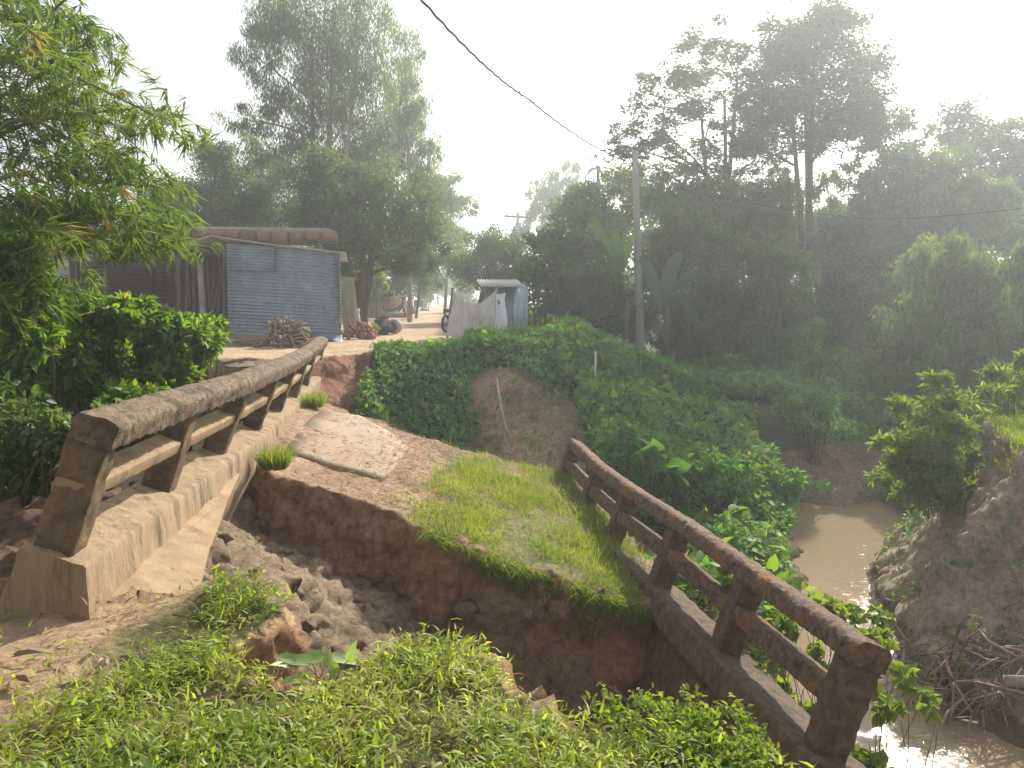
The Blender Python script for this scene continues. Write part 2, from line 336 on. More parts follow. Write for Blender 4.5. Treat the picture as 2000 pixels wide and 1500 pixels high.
def sweep(path, vd, wd, sec, step=.08, amp=.004, nsc=9, seed=1, jag=0):
    """beam of cross section sec[(v,w)] along path points"""
    path = np.asarray(path, float); sec = np.asarray(sec, float)
    S = []                                                     # resample section
    for i in range(len(sec)):
        a, c = sec[i], sec[(i + 1) % len(sec)]; k = max(1, int(np.linalg.norm(c - a) / step + .5))
        S += [a + (c - a) * j / k for j in range(k)]
    S = np.array(S); cen = sec.mean(0); m = len(S)
    P = [path[0]]
    for i in range(len(path) - 1):
        k = max(1, int(np.linalg.norm(path[i + 1] - path[i]) / step))
        P += [path[i] + (path[i + 1] - path[i]) * j / k for j in range(1, k + 1)]
    P = np.array(P); n = len(P)
    V = P[:, None, :] + S[None, :, 0, None] * vd + S[None, :, 1, None] * wd
    C = (P + cen[0] * vd + cen[1] * wd)[:, None, :]
    V = V.reshape(-1, 3); D = (V.reshape(n, m, 3) - C).reshape(-1, 3); D /= np.linalg.norm(D, axis=1)[:, None] + 1e-9
    V = V + D * (amp * fbm(V, nsc, 4, seed))[:, None]
    i = np.arange((n - 1) * m); r = i // m; c = i % m
    Fq = np.c_[r * m + c, r * m + (c + 1) % m, (r + 1) * m + (c + 1) % m, (r + 1) * m + c]
    # caps
    caps = [list(range(m))[::-1], [(n - 1) * m + k for k in range(m)]]
    return V, [list(f) for f in Fq] + caps
def rrect(v0, v1, w0, w1, r=.03, top=None):
    out = []
    rt = top or r
    for (cx, cy, a0, rr) in ((v0 + r, w0 + r, 180, r), (v1 - r, w0 + r, 270, r), (v1 - rt, w1 - rt, 0, rt), (v0 + rt, w1 - rt, 90, rt)):
        for k in range(4):
            a = math.radians(a0 + 30 * k); out.append((cx + rr * math.cos(a), cy + rr * math.sin(a)))
    return out
Lb = [pix(x, y, 3.9 + 1.56 * i) for i, (x, y) in enumerate([(142, 1086), (331, 962), (436, 889), (507, 840), (548, 805), (580, 778), (601, 754), (621, 731)])]
Lt = [pix(x, y, 3.9 + 1.56 * i) for i, (x, y) in enumerate([(208, 877), (376, 810), (482, 769), (542, 740), (578, 721), (600, 706), (617, 692), (634, 676)])]
Rt = [pix(x, y, 4.4 + 1.54 * i) for i, (x, y) in enumerate([(1665, 1297), (1452, 1137), (1316, 1034), (1218, 968), (1160, 922), (1112, 875)])]
def parapet(name, label, base, top, s, mats, curb_ext, extra):
    u, v, w = frame(base[-1] - base[0], T); v = v * s
    root = thing(name, label, 'bridge parapet', tuple(base[0]), 'broken bridge parapets')
    org = np.array(root.location)
    def part(nm, V, Fs, mat, parent=root, smooth=True):
        o = link(nm, mesh_np(nm, V - org, Fs, mat, smooth), parent)
        for e in (o,):
            md = e.modifiers.new('smooth', 'EDGE_SPLIT'); md.split_angle = math.radians(38)
        return o
    e0 = top[0] - u * .03; e1 = top[-1] + u * .10
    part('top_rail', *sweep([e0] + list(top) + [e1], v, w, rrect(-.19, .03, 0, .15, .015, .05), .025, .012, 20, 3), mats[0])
    mid = [b + (t - b) * .56 for b, t in zip(base, top)]
    part('middle_rail', *sweep(mid, v, w, rrect(-.19, -.02, *((-.045, .045) if s > 0 else (-.07, .06)), .015), .04, .006, 9, 4), mats[1])
    for i, (b, t) in enumerate(zip(base, top)):
        ax = t - b; L = np.linalg.norm(ax); ax = ax / L
        uu = u - ax * (u @ ax); uu /= np.linalg.norm(uu); vv = v - ax * (v @ ax) - uu * (v @ uu); vv /= np.linalg.norm(vv)
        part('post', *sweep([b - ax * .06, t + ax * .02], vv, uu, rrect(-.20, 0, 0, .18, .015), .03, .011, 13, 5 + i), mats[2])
    cp = [base[0] - u * curb_ext] + list(base) + [base[-1] + u * .35]
    part('curb', *sweep(cp, v, w, [(-.23, -.005), (-.23, -.7), (.20, -.7), (.20, -.27), (.095, -.02), (.08, -.005)] if s > 0 else rrect(-.36, .09, -.24, -.005, .02), .05, .014, 8, 9), mats[3])
    part('girder', *sweep([p - w * .0 for p in cp], v, w, [(-.22, -1.3), (.0, -1.3), (.0, -.24 if s < 0 else -.68), (-.22, -.24 if s < 0 else -.68)], .08, .01, 5, 10), mats[3])
    extra(root, part, u, v, w, base)
    return root
def left_extra(root, part, u, v, w, base):
    o0 = base[0] - u * .15
    pts = [(.3, .15), (.25, .60), (.7, .58), (1.4, .46), (2.1, .38), (2.6, .31), (3.1, .26), (3.7, .2), (4.2, .12)]
    # broken slab remnant with thickness
    bm = bmesh.new(); top = [bm.verts.new(o0 + u * a + v * c - w * .235) for a, c in pts]
    f = bm.faces.new(top); bmesh.ops.triangulate(bm, faces=[f])
    ex = bmesh.ops.extrude_face_region(bm, geom=bm.faces[:]); bmesh.ops.translate(bm, vec=Vector(-w * .16), verts=[q for q in ex['geom'] if isinstance(q, bmesh.types.BMVert)])
    bmesh.ops.recalc_face_normals(bm, faces=bm.faces[:])
    bmesh.ops.subdivide_edges(bm, edges=bm.edges[:], cuts=3, use_grid_fill=True)
    V = np.array([q.co[:] for q in bm.verts]); V += (.012 * fbm(V, 5, 4, 3))[:, None] * w
    bm.verts.index_update(); Fs = [[q.index for q in f.verts] for f in bm.faces]; bm.free()
    part('deck_slab', V, Fs, m_conc, smooth=False)
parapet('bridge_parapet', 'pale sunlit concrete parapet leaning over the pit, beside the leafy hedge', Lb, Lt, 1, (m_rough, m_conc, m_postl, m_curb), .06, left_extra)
wR = frame(Rt[-1] - Rt[0], T)[2]
Rb = [t - wR * .56 for t in Rt]
parapet('bridge_parapet', 'dark mossy concrete parapet with orange lichen, collapsed beside the muddy stream', Rb, Rt, -1, (m_mossr, m_mossr, m_mossc, m_mossc), .12, lambda *a: None)
# flat concrete slab lying on the plateau
def slab():
    c = [(552, 872), (640, 800), (790, 872), (745, 935)]
    q = [(556, 880), (598, 824), (630, 801), (705, 812), (760, 842), (797, 872), (777, 905), (748, 935), (640, 905)]
    P = []
    for x, y in q:
        d = pix(x, y, 1) - CAM; k = (PL[0] * CAM[0] + PL[1] * CAM[1] + PL[2] - CAM[2] + .022) / (d[2] - PL[0] * d[0] - PL[1] * d[1]); P.append(CAM + d * k)
    P = np.array(P); bm = bmesh.new(); f = bm.faces.new([bm.verts.new(p) for p in P]); bmesh.ops.triangulate(bm, faces=[f])
    ex = bmesh.ops.extrude_face_region(bm, geom=bm.faces[:]); bmesh.ops.translate(bm, vec=(0, 0, -.10), verts=[g for g in ex['geom'] if isinstance(g, bmesh.types.BMVert)])
    bmesh.ops.recalc_face_normals(bm, faces=bm.faces[:]); org = P.mean(0)
    bmesh.ops.subdivide_edges(bm, edges=bm.edges[:], cuts=4, use_grid_fill=True)
    V = np.array([g.co[:] for g in bm.verts]); V[:, 2] += .006 * fbm(V, 3, 4, 8); V[:, :2] += .008 * fbm(V, 6, 3, 9)[:, None]
    bm.verts.index_update(); Fs = [[g.index for g in f.verts] for f in bm.faces]; bm.free()
    m = noise_mat('dusty_slab', (.29, .22, .16), (.42, .32, .235), 2.2, bump=.4, c3=(.30, .2, .13), bscale=30, stretch=(1, .35, 1))
    o = link('concrete_slab', mesh_np('concrete_slab', V - org, Fs, m)); o.location = org
    tag(o, 'flat dusty broken concrete deck slab lying on the soil beside the pale parapet', 'concrete slab')
slab()
# ---------------------------------------------------------------- leaves
FOLDN = (np.array([[0, 0, 0], [.3, .5, .03], [1, 0, -.10], [.3, -.5, .03], [.35, 0, -.01]]), np.array([[0, 4, 1], [1, 4, 2], [0, 3, 4], [3, 2, 4]]))
DIAMOND = (np.array([[0, 0, 0], [.42, .5, .06], [1, 0, -.05], [.42, -.5, .06]]), np.array([[0, 1, 2, 3]]))
FOLD = (np.array([[0, 0, 0], [.35, .5, .12], [.75, .32, .06], [1, 0, -.10], [.75, -.32, .06], [.35, -.5, .12], [.5, 0, 0]]), np.array([[0, 6, 1, 1], [1, 6, 2, 2], [2, 6, 3, 3], [0, 5, 6, 6], [5, 4, 6, 6], [4, 3, 6, 6]]))
FOLD = (FOLD[0], np.array([[0, 6, 1], [1, 6, 2], [2, 6, 3], [0, 5, 6], [5, 4, 6], [4, 3, 6]]))
BLADE = (np.array([[0, .5, 0], [0, -.5, 0], [.5, .45, .05], [.5, -.45, .05], [1, 0, -.12]]), np.array([[0, 1, 3, 2], [2, 3, 4, 4]]))
BLADE = (BLADE[0], [np.array([[0, 1, 3, 2]]), np.array([[2, 3, 4]])])
HEART = (np.array([[0, 0, 0], [-.12, .28, 0], [.12, .52, .05], [.5, .45, .04], [1.0, 0, -.18], [.5, -.45, .04], [.12, -.52, .05], [-.12, -.28, 0], [.45, 0, -.04]]), np.array([[0, 8, 1], [1, 8, 2], [2, 8, 3], [3, 8, 4], [4, 8, 5], [5, 8, 6], [6, 8, 7], [7, 8, 0]]))
def unit(a): return a / (np.linalg.norm(a, axis=-1, keepdims=True) + 1e-9)
def leaves(pos, dr, up, L, W, tpl=DIAMOND, rnd=None, tags=None, zs=None):
    n = len(pos); T0, F0 = tpl; k = len(T0)
    dr = unit(dr); sd = unit(np.cross(dr, up)); nm = np.cross(sd, dr)
    L = np.broadcast_to(L, (n,))[:, None, None]; W = np.broadcast_to(W, (n,))[:, None, None]
    V = pos[:, None, :] + T0[None, :, 0:1] * L * dr[:, None, :] + T0[None, :, 1:2] * W * sd[:, None, :] + T0[None, :, 2:3] * L * nm[:, None, :]
    if rnd is None: rnd = rng.random(n)
    Fl = F0 if isinstance(F0, list) else [F0]
    out = [(np.arange(n)[:, None, None] * k + f[None]).reshape(-1, f.shape[1]) for f in Fl]
    return V.reshape(-1, 3), out, np.repeat(rnd, k)
def join(parts):
    Vs, Fs, R = [], {}, []; n = 0
    for V, F_, r in parts:
        Vs.append(V); R.append(r)
        for f in F_: Fs.setdefault(f.shape[1], []).append(f + n)
        n += len(V)
    return np.concatenate(Vs), [np.concatenate(v) for v in Fs.values()], np.concatenate(R)
def leaf_obj(name, parts, mat, parent=None, org=None):
    V, Fs, R = join(parts)
    if org is not None: V = V - np.asarray(org)
    return link(name, mesh_np(name, V, Fs, mat, attrs={'rnd': R}), parent)
def rdir(n):
    return unit(rng.normal(size=(n, 3)))
def blob_leaves(c, rad, n, style, L, W, sub=None, clump=.30, tpl=DIAMOND):
    """leaves gathered in sub-clumps through an ellipsoid's volume"""
    sub = sub or int(np.clip(n // 90, 8, 60))
    sc = rdir(sub) * (rng.random(sub)[:, None] ** .45) * .92
    rs = clump * (.6 + .8 * rng.random(sub))
    tint = rng.random(sub)
    k = rng.integers(0, sub, n)
    off = rdir(n) * (rng.random(n)[:, None] ** .5) * rs[k][:, None]
    if style in ('broad', 'tier'): off[:, 2] *= .75
    if style == 'droop': off[:, 2] *= 1.3
    p = (sc[k] + off) * rad + c
    r = rdir(n)
    if style == 'droop': d = r * .55 + [0, 0, -1.0]; up = rdir(n)
    elif style == 'bamboo': d = r * .8 + [0, 0, -.55]; d[:, 2] -= .1; up = rdir(n) * .5 + [0, 0, 1]
    elif style == 'tier': d = r * [1, 1, .35]; up = rdir(n) * .45 + [0, 0, 1]
    else: d = r + [0, 0, -.15] + unit(off) * .6; up = rdir(n) * .8 + [0, 0, .8]
    rn = np.clip(.65 * tint[k] + .35 * rng.random(n), 0, 1) * .95; rn[rng.random(n) < .012] = 1
    s = .65 + .7 * rng.random(n)
    return leaves(p, d, up, L * s, W * s, tpl, rn)
def limb(p0, p1, r0, r1, bow=.12, seg=6, rs=None):
    p0 = np.asarray(p0, float); p1 = np.asarray(p1, float); L = np.linalg.norm(p1 - p0); t = np.linspace(0, 1, seg)
    off = np.random.default_rng(rs or random.randrange(1 << 30)).normal(size=3) * L * bow * .5 + np.array([0, 0, L * bow])
    P = p0 + (p1 - p0) * t[:, None] + off * (np.sin(math.pi * t) * (.8))[:, None]
    return P, r0 + (r1 - r0) * t
m_bark_p = noise_mat('pale_bark', (.22, .19, .15), (.38, .34, .28), 8, bump=.4, stretch=(1, 1, .2))
m_bark = noise_mat('brown_bark', (.07, .05, .035), (.15, .11, .08), 8, bump=.7, stretch=(1, 1, .2))
LM = dict(
    euc=leaf_mat('eucalyptus_leaf', (.06, .11, .035), (.15, .20, .07), .5, 1.7, .10, (.16, .10, .05)),
    dark=leaf_mat('dark_leaf', (.04, .085, .028), (.11, .17, .055), .45, 1.7, .10, (.12, .10, .04)),
    green=leaf_mat('green_leaf', (.055, .11, .025), (.13, .20, .045), .5, 1.5, .06, (.2, .17, .04)),
    broad=leaf_mat('broad_leaf', (.05, .10, .032), (.13, .19, .06), .45, 1.6, .12, (.16, .12, .05)),
    bam=leaf_mat('bamboo_leaf', (.06, .12, .02), (.17, .24, .05), .5, 1.6, .08, (.30, .22, .10)),
    bamfar=leaf_mat('thicket_leaf', (.06, .115, .035), (.17, .23, .07), .5, 1.6, .06, (.2, .16, .08)),
    bush=leaf_mat('hedge_leaf', (.06, .14, .02), (.22, .34, .05), .5, 1.6, .10, (.30, .22, .07), .965),
    vine=leaf_mat('creeper_leaf', (.05, .14, .03), (.15, .30, .07), .45, 1.6, .10, (.22, .19, .08)),
    lime=leaf_mat('lime_leaf', (.10, .17, .03), (.24, .32, .06), .5, 1.5, .08, (.30, .27, .07)),
    grass=leaf_mat('grass_blade', (.09, .18, .02), (.40, .46, .08), .5, 1.8, .08, (.42, .34, .16), .96),
    grass2=leaf_mat('fine_grass_blade', (.10, .17, .03), (.28, .35, .07), .5, 1.4, .05, (.40, .33, .15), .965),
    dry=leaf_mat('dry_leaf', (.16, .10, .06), (.46, .33, .22), .15, 1.1, .06),
)
def tree(name, label, cat, basepx, D, blobs, style='round', mat='dark', leaf=(.16, .06), dens=1.0, trunk_r=.16, bark=None, trunks=None, group=None, clump=.3, limb_to=True, zbase=None, fork=.45, tpl=DIAMOND, sub=None, dj=.05):
    """blobs: (px,py,rx,ry[,D]) in photo pixels turned into real ellipsoids"""
    rs = np.random.default_rng(abs(hash(label)) % 1000 if 0 else len(label) * 31 + len(blobs))
    B = []
    for b in blobs:
        d = b[4] if len(b) > 4 else D * (1 + dj * rs.uniform(-1, 1))
        c = pix(b[0], b[1], d); rx = b[2] / F * d * 1.14; rz = b[3] / F * d * (1.5 if style == 'tier' else 1.2)
        B.append((c, np.array([rx, (rx + rz) / 2 * 1.0, rz]), b[2] * b[3], d))
    bp = pix(basepx[0], basepx[1], D); bx, by = bp[0], bp[1]
    bz = zbase if zbase is not None else Hs(bx, by)
    base = np.array([bx, by, bz - .08])
    root = thing(name, label, cat, tuple(base), group)
    parts = []
    for c, rad, area, d in B:
        px = leaf[0] / d * F; lw = leaf[1] / d * F
        n = int(min(14000, area * 3.14 * dens * 6.5 / (px * lw * .42)))
        parts.append(blob_leaves(c, rad, max(n, 120), style, leaf[0], leaf[1], clump=clump, tpl=tpl, sub=sub))
    leaf_obj('crown', parts, LM[mat], root, base)
    if trunk_r:
        mb = MB()
        cs = np.array([b[0] for b in B]); topi = np.argmax(cs[:, 2]); topc = cs[topi]
        hb = cs[:, 2].min()
        tops = [np.array(pix(*q)) for q in trunks] if trunks else [base + (topc - base) * [.8, .8, .85]]
        allP = []
        for tp in tops:
            P, R = limb(base, tp, trunk_r, trunk_r * .35, .02, 9); mb.tube(P, R, 8); allP += [(P[i], R[i]) for i in range(2, 9)]
        if limb_to:
            for c, rad, area, d in B:
                low = [(p, r) for p, r in allP if p[2] < c[2] + .3] or allP[:1]
                p, r = min(low, key=lambda q: np.linalg.norm(q[0] - c) + .4 * abs(q[0][2] - (c[2] - np.linalg.norm(q[0][:2] - c[:2]) * .7)))
                P, R = limb(p, c, r * .6, .02, .06, 7); mb.tube(P, R, 6)
                for k in range(4):
                    e = c + rdir(1)[0] * rad * .75; P2, R2 = limb(P[4], e, R[4] * .6, .012, .05, 5); mb.tube(P2, R2, 5)
        mb.obj('trunk', bark or m_bark, root, True)
    return root
# ================================================================ trees
tree('eucalyptus_tree', 'tall pale-stemmed feathery tree rising highest behind the unfinished building', 'tree', (640, 630), 33,
     [(560, 30, 75, 60), (650, 20, 80, 60), (600, 110, 75, 60), (525, 60, 40, 50), (500, 110, 45, 45), (530, 190, 60, 40), (480, 235, 48, 30), (660, 130, 60, 70), (720, 60, 60, 65), (725, 150, 60, 60), (620, 210, 60, 60), (700, 240, 70, 60), (560, 280, 60, 45), (640, 310, 80, 50), (500, 290, 45, 40), (720, 320, 70, 45)],
     'droop', 'euc', (.19, .036), .30, .17, m_bark_p, [(610, 60, 33), (655, 20, 33.3), (700, 90, 32.6)], clump=.34)
tree('eucalyptus_tree', 'hazy feathery tree at the road-side edge of the tall clump, right of the tallest', 'tree', (800, 625), 37,
     [(795, 95, 35, 40), (800, 160, 42, 45), (815, 215, 35, 35), (775, 230, 50, 55), (800, 290, 45, 45), (750, 290, 50, 50), (840, 300, 30, 35), (830, 350, 45, 35)], 'droop', 'euc', (.19, .04), .33, .12, m_bark_p, [(790, 120, 37)], clump=.34)
tree('leafy_tree', 'dark round-crowned tree with forked brown trunk just right of the tin shed', 'tree', (705, 640), 28,
     [(640, 400, 85, 50), (730, 385, 90, 50), (800, 420, 65, 60), (590, 420, 50, 40), (680, 455, 85, 40), (760, 480, 75, 50), (830, 470, 45, 50), (700, 350, 80, 40), (790, 520, 45, 35), (630, 340, 70, 45), (655, 505, 50, 40)], 'round', 'dark', (.17, .07), .62, .22, None, [(690, 440, 28), (735, 430, 28.5), (712, 470, 28)])
tree('leafy_tree', 'bright green bushy tree behind the left half of the concrete roof slab', 'tree', (420, 600), 36,
     [(420, 305, 40, 35), (430, 360, 60, 45), (360, 390, 60, 40), (480, 400, 60, 50), (400, 430, 80, 40), (320, 420, 55, 40)], 'round', 'green', (.15, .06), .85, .16)
tree('leafy_tree', 'grey-green bushy tree filling the gap under the tallest crown, behind the roof slab', 'tree', (520, 600), 38,
     [(520, 340, 50, 40), (560, 390, 60, 45), (500, 440, 70, 35), (600, 440, 60, 35)], 'round', 'dark', (.17, .07), .6, .16)
tree('leafy_tree', 'olive roadside tree leaning over the road behind the concrete mixer', 'tree', (812, 610), 44,
     [(850, 420, 45, 55), (800, 470, 55, 55), (870, 480, 35, 45), (830, 530, 40, 35), (780, 550, 35, 25), (850, 370, 35, 35)], 'round', 'green', (.2, .08), .6, .08)
tree('leafy_tree', 'thin light-crowned tree whose sprays reach out over the road against the sky', 'tree', (868, 595), 55,
     [(885, 355, 25, 20), (900, 400, 32, 26), (925, 410, 18, 10), (870, 400, 30, 35), (890, 450, 30, 30), (900, 490, 25, 35)], 'round', 'euc', (.22, .09), .42, .12)
tree('leafy_tree', 'blackish dense tree left of the outhouse, across the road', 'tree', (930, 610), 36,
     [(965, 485, 50, 38), (915, 515, 38, 30), (1000, 500, 40, 35), (950, 540, 55, 30), (990, 540, 40, 25)], 'round', 'dark', (.16, .07), .9, .16)
tree('leafy_tree', 'far hazy round-topped tree behind the distant power pole', 'tree', (1075, 590), 72,
     [(1065, 365, 38, 38), (1110, 345, 28, 28), (1090, 400, 50, 38), (1040, 410, 22, 25), (1020, 450, 25, 22), (1060, 450, 45, 35)], 'droop', 'euc', (.34, .12), .5, .25, m_bark_p)
tree('leafy_tree', 'wide dense dark bush-like tree immediately right of the outhouse', 'tree', (1150, 700), 26.5,
     [(1120, 470, 60, 50), (1070, 530, 60, 50), (1150, 520, 70, 55), (1080, 600, 55, 60), (1150, 600, 80, 60), (1215, 590, 50, 55), (1255, 610, 35, 38), (1100, 650, 65, 45), (1180, 655, 75, 45), (1060, 470, 35, 30), (1220, 650, 50, 50)], 'round', 'broad', (.19, .07), .75, .2)
tree('leafy_tree', 'pale hazy tree mass between the small palm and the power pole', 'tree', (1200, 700), 34,
     [(1170, 390, 50, 35), (1220, 350, 45, 35), (1130, 410, 50, 40), (1200, 430, 70, 40), (1260, 390, 50, 50), (1180, 470, 60, 40)], 'round', 'broad', (.2, .08), .7, .16)
tree('spreading_tree', 'open-branched tree with tiered sprays of leaves, sky showing through, above the power pole', 'tree', (1400, 690), 31,
     [(1400, 75, 60, 28), (1350, 115, 60, 34), (1440, 115, 55, 36), (1300, 160, 55, 30), (1370, 165, 60, 36), (1260, 205, 50, 28), (1320, 220, 60, 34), (1440, 190, 55, 40), (1390, 225, 55, 34), (1225, 262, 42, 18), (1280, 265, 60, 28), (1350, 280, 65, 30), (1450, 265, 55, 38), (1250, 312, 60, 24), (1320, 325, 65, 26), (1400, 335, 70, 28), (1460, 320, 60, 34), (1200, 285, 20, 12)],
     'tier', 'broad', (.23, .09), .50, .17, None, [(1415, 190, 31), (1370, 230, 31.3), (1440, 160, 30.8)], clump=.34)
tree('tall_tree', 'tallest dense dark-crowned tree on the right, on three straight trunks', 'tree', (1580, 700), 32,
     [(1600, 35, 65, 34), (1545, 75, 65, 40), (1645, 75, 70, 42), (1590, 110, 95, 50), (1510, 130, 55, 44), (1690, 135, 48, 44), (1520, 190, 70, 48), (1620, 170, 95, 50), (1695, 195, 45, 40), (1480, 230, 60, 40), (1570, 235, 80, 40), (1650, 240, 70, 38), (1500, 275, 60, 28), (1610, 280, 65, 22), (1700, 250, 45, 30), (1450, 290, 40, 22)],
     'tier', 'dark', (.2, .09), .95, .2, None, [(1570, 130, 32), (1590, 110, 32.4), (1545, 200, 31.4)], clump=.38)
tree('leafy_tree', 'slender tree with an arching side bough and open crown, right of the three trunks', 'tree', (1680, 690), 34,
     [(1735, 240, 50, 34), (1770, 275, 45, 34), (1700, 290, 35, 25), (1740, 320, 45, 30), (1690, 350, 45, 30), (1655, 330, 30, 25)], 'round', 'dark', (.2, .08), .55, .12)
tree('leafy_tree', 'grey-green crown below the tiered tree, in front of the right-hand wood', 'tree', (1480, 700), 29,
     [(1300, 380, 60, 40), (1370, 380, 70, 40), (1450, 380, 65, 45), (1520, 370, 50, 40), (1420, 430, 80, 40), (1500, 440, 60, 45)], 'bamboo', 'bamfar', (.26, .05), .75, .15)
def thicket(label, D, base, blobs, mat='bamfar', leaf=(.26, .05), dens=.85, culms=9, style='bamboo', name='bamboo_clump', cat='bamboo'):
    r = tree(name, label, cat, base, D, blobs, style, mat, leaf, dens, 0)
    mb = MB(); b0 = np.array(r.location)
    for k in range(culms):
        b = blobs[k % len(blobs)]; tip = pix(b[0] + random.uniform(-.6, .6) * b[2], b[1] - b[3] * random.uniform(.2, 1.1), b[4] if len(b) > 4 else D)
        P, R = limb(b0 + [random.uniform(-.8, .8), random.uniform(-.5, .5), 0], tip, .045, .012, .08, 8); mb.tube(P, R, 6)
    mb.obj('trunk', m_culm, r, True)
    return r
m_culm = noise_mat('bamboo_culm', (.13, .15, .06), (.24, .24, .11), 5, bump=.1, rough=.5)
thicket('hanging thicket of thin-leaved bamboo right behind the power pole', 28, (1370, 700), [(1320, 450, 55, 60), (1290, 520, 45, 60), (1380, 490, 65, 55), (1340, 580, 65, 60), (1420, 570, 65, 65), (1370, 650, 75, 50), (1300, 640, 45, 50), (1440, 650, 60, 50)])
thicket('hanging bamboo thicket directly in front of the three tall trunks', 27, (1500, 700), [(1490, 500, 55, 60), (1540, 560, 50, 60), (1490, 600, 60, 60), (1550, 640, 50, 50), (1500, 670, 70, 40)])
thicket('upright sparse bamboo with thin yellow-green culms seen against the sky, right of the three trunks', 33, (1640, 700), [(1600, 400, 30, 60), (1640, 420, 30, 60), (1620, 480, 45, 60), (1510, 350, 30, 35), (1680, 410, 30, 50)], dens=.4, culms=16)
tree('leafy_tree', 'darkest shaded tree in the recess of the right-hand wood, left of the vine-covered mound', 'tree', (1680, 700), 31,
     [(1660, 470, 70, 60), (1720, 400, 60, 60), (1700, 540, 80, 60), (1620, 560, 60, 60), (1660, 620, 80, 60), (1750, 600, 60, 60), (1600, 640, 60, 50), (1740, 480, 60, 60), (1760, 340, 40, 50)], 'round', 'dark', (.2, .08), .8, .16)
thicket('leaning bamboo with light tips in front of the far right crowns', 31, (1850, 700), [(1850, 330, 50, 50), (1810, 400, 50, 60), (1880, 400, 60, 55), (1790, 310, 30, 35), (1940, 400, 55, 50), (1840, 460, 60, 40)], dens=.7)
tree('leafy_tree', 'broad tree crown at the far right edge under the lattice mast', 'tree', (1930, 680), 36,
     [(1880, 225, 45, 30), (1850, 265, 45, 30), (1930, 260, 60, 35), (1985, 280, 45, 35), (1900, 310, 70, 35), (1980, 350, 50, 50), (2020, 300, 50, 60), (1960, 420, 60, 50)], 'tier', 'dark', (.24, .1), 1.0, .2, clump=.38)
tree('creeper_mound', 'domed mound of creeper-draped trees at the right, behind the bright shrub', 'tree', (1850, 720), 22,
     [(1850, 500, 70, 45), (1800, 560, 60, 60), (1900, 540, 70, 60), (1950, 620, 60, 70), (1860, 620, 80, 70), (1780, 650, 70, 60), (1720, 690, 60, 40), (1900, 700, 90, 50), (1820, 720, 80, 40)], 'droop', 'bamfar', (.14, .07), .8, .15)
tree('creeper_mound', 'dark leaf mass cut off by the right picture edge', 'tree', (2010, 720), 20,
     [(2000, 540, 45, 60), (2000, 650, 45, 70), (2020, 740, 60, 60), (1960, 740, 60, 40)], 'droop', 'bamfar', (.14, .07), .8, .12)
for i, (lab, D, bs) in enumerate([('bluish far tree closing the view at the end of the road', 130, [(870, 545, 22, 22), (850, 565, 22, 14), (885, 570, 20, 14)]),
                      ('pale distant tree left of the road end', 100, [(830, 570, 20, 14), (842, 550, 16, 16)]),
                      ('distant green tree right of the road end, half behind the cloth screen', 90, [(905, 565, 22, 22), (920, 585, 20, 14), (895, 545, 16, 16)])]):
    tree('leafy_tree', lab, 'tree', (bs[0][0], 590), D, bs, 'round', 'euc', (.5, .25), .8, .2)
# forest behind everything, reads as one mass
def backwood():
    parts = []
    for x, y, rx, ry, D in [(1500, 470, 130, 90, 42), (1320, 480, 90, 80, 40), (1650, 480, 110, 90, 42), (1800, 450, 120, 110, 44), (1960, 450, 110, 130, 44), (1450, 620, 150, 80, 40), (1650, 640, 150, 80, 38), (1850, 620, 150, 100, 38), (2050, 600, 100, 130, 38),
                            (1180, 560, 100, 60, 44), (300, 500, 130, 60, 46), (150, 470, 130, 80, 46), (560, 530, 130, 60, 44), (700, 560, 70, 40, 46), (420, 480, 120, 50, 46), (60, 560, 120, 90, 40)]:
        c = pix(x, y, D); rad = np.array([rx / F * D, 2.5, ry / F * D]); lf = (.3, .14)
        n = int(min(16000, rx * ry * 3.14 * 6 / ((lf[0] / D * F) * (lf[1] / D * F) * .42)))
        parts.append(blob_leaves(c, rad, n, 'round', *lf, sub=60))
    tag(leaf_obj('background_wood', parts, LM['dark']), 'dark mass of far woodland seen between the nearer crowns', 'woodland', kind='stuff')
backwood()
for lab, b, D_, bl, m in [('yellow-green bush behind the forked trunk, left of the concrete mixer', (735, 600), 36, [(738, 520, 26, 28), (728, 555, 26, 22), (750, 545, 20, 25)], 'lime'),
    ('dark roadside bush right behind the concrete mixer drum', (775, 610), 52, [(770, 560, 32, 22), (800, 545, 30, 28), (745, 580, 20, 18)], 'dark'),
    ('olive bush closing the left verge of the far road', (835, 600), 80, [(830, 560, 26, 22), (815, 575, 22, 14), (850, 560, 16, 18)], 'green')]:
    tree('roadside_bush', lab, 'bush', b, D_, bl, 'round', m, (.2, .09), .7, .06)
# small palm
def palm():
    D = 48; root = thing('palm_tree', 'small far palm with a spiky top standing above the hazy trees', 'palm', tuple(pix(1170, 640, D)))
    top = pix(1168, 325, D); base = np.array(root.location)
    mb = MB(); P, R = limb(base, top, .16, .10, .01, 8); mb.tube(P, R, 8); mb.obj('trunk', m_bark, root, True)
    pos, dr = [], []
    for k in range(16):
        a = 2 * math.pi * k / 16 + .2; el = random.uniform(-.3, 1.1); d = np.array([math.cos(a) * math.cos(el), math.sin(a) * math.cos(el), math.sin(el)])
        for j in range(14):
            t = j / 14; p = top + d * (.3 + t * .75) + [0, 0, -.45 * t * t]
            for s in (-1, 1):
                pos.append(p); dr.append(d + s * np.cross(d, [0, 0, 1]) * .8 + np.array([0, 0, -.4]))
    leaf_obj('crown', [leaves(np.array(pos), np.array(dr), np.tile([0, 0, 1.], (len(pos), 1)), .42, .06)], LM['dark'], root, base)
palm()
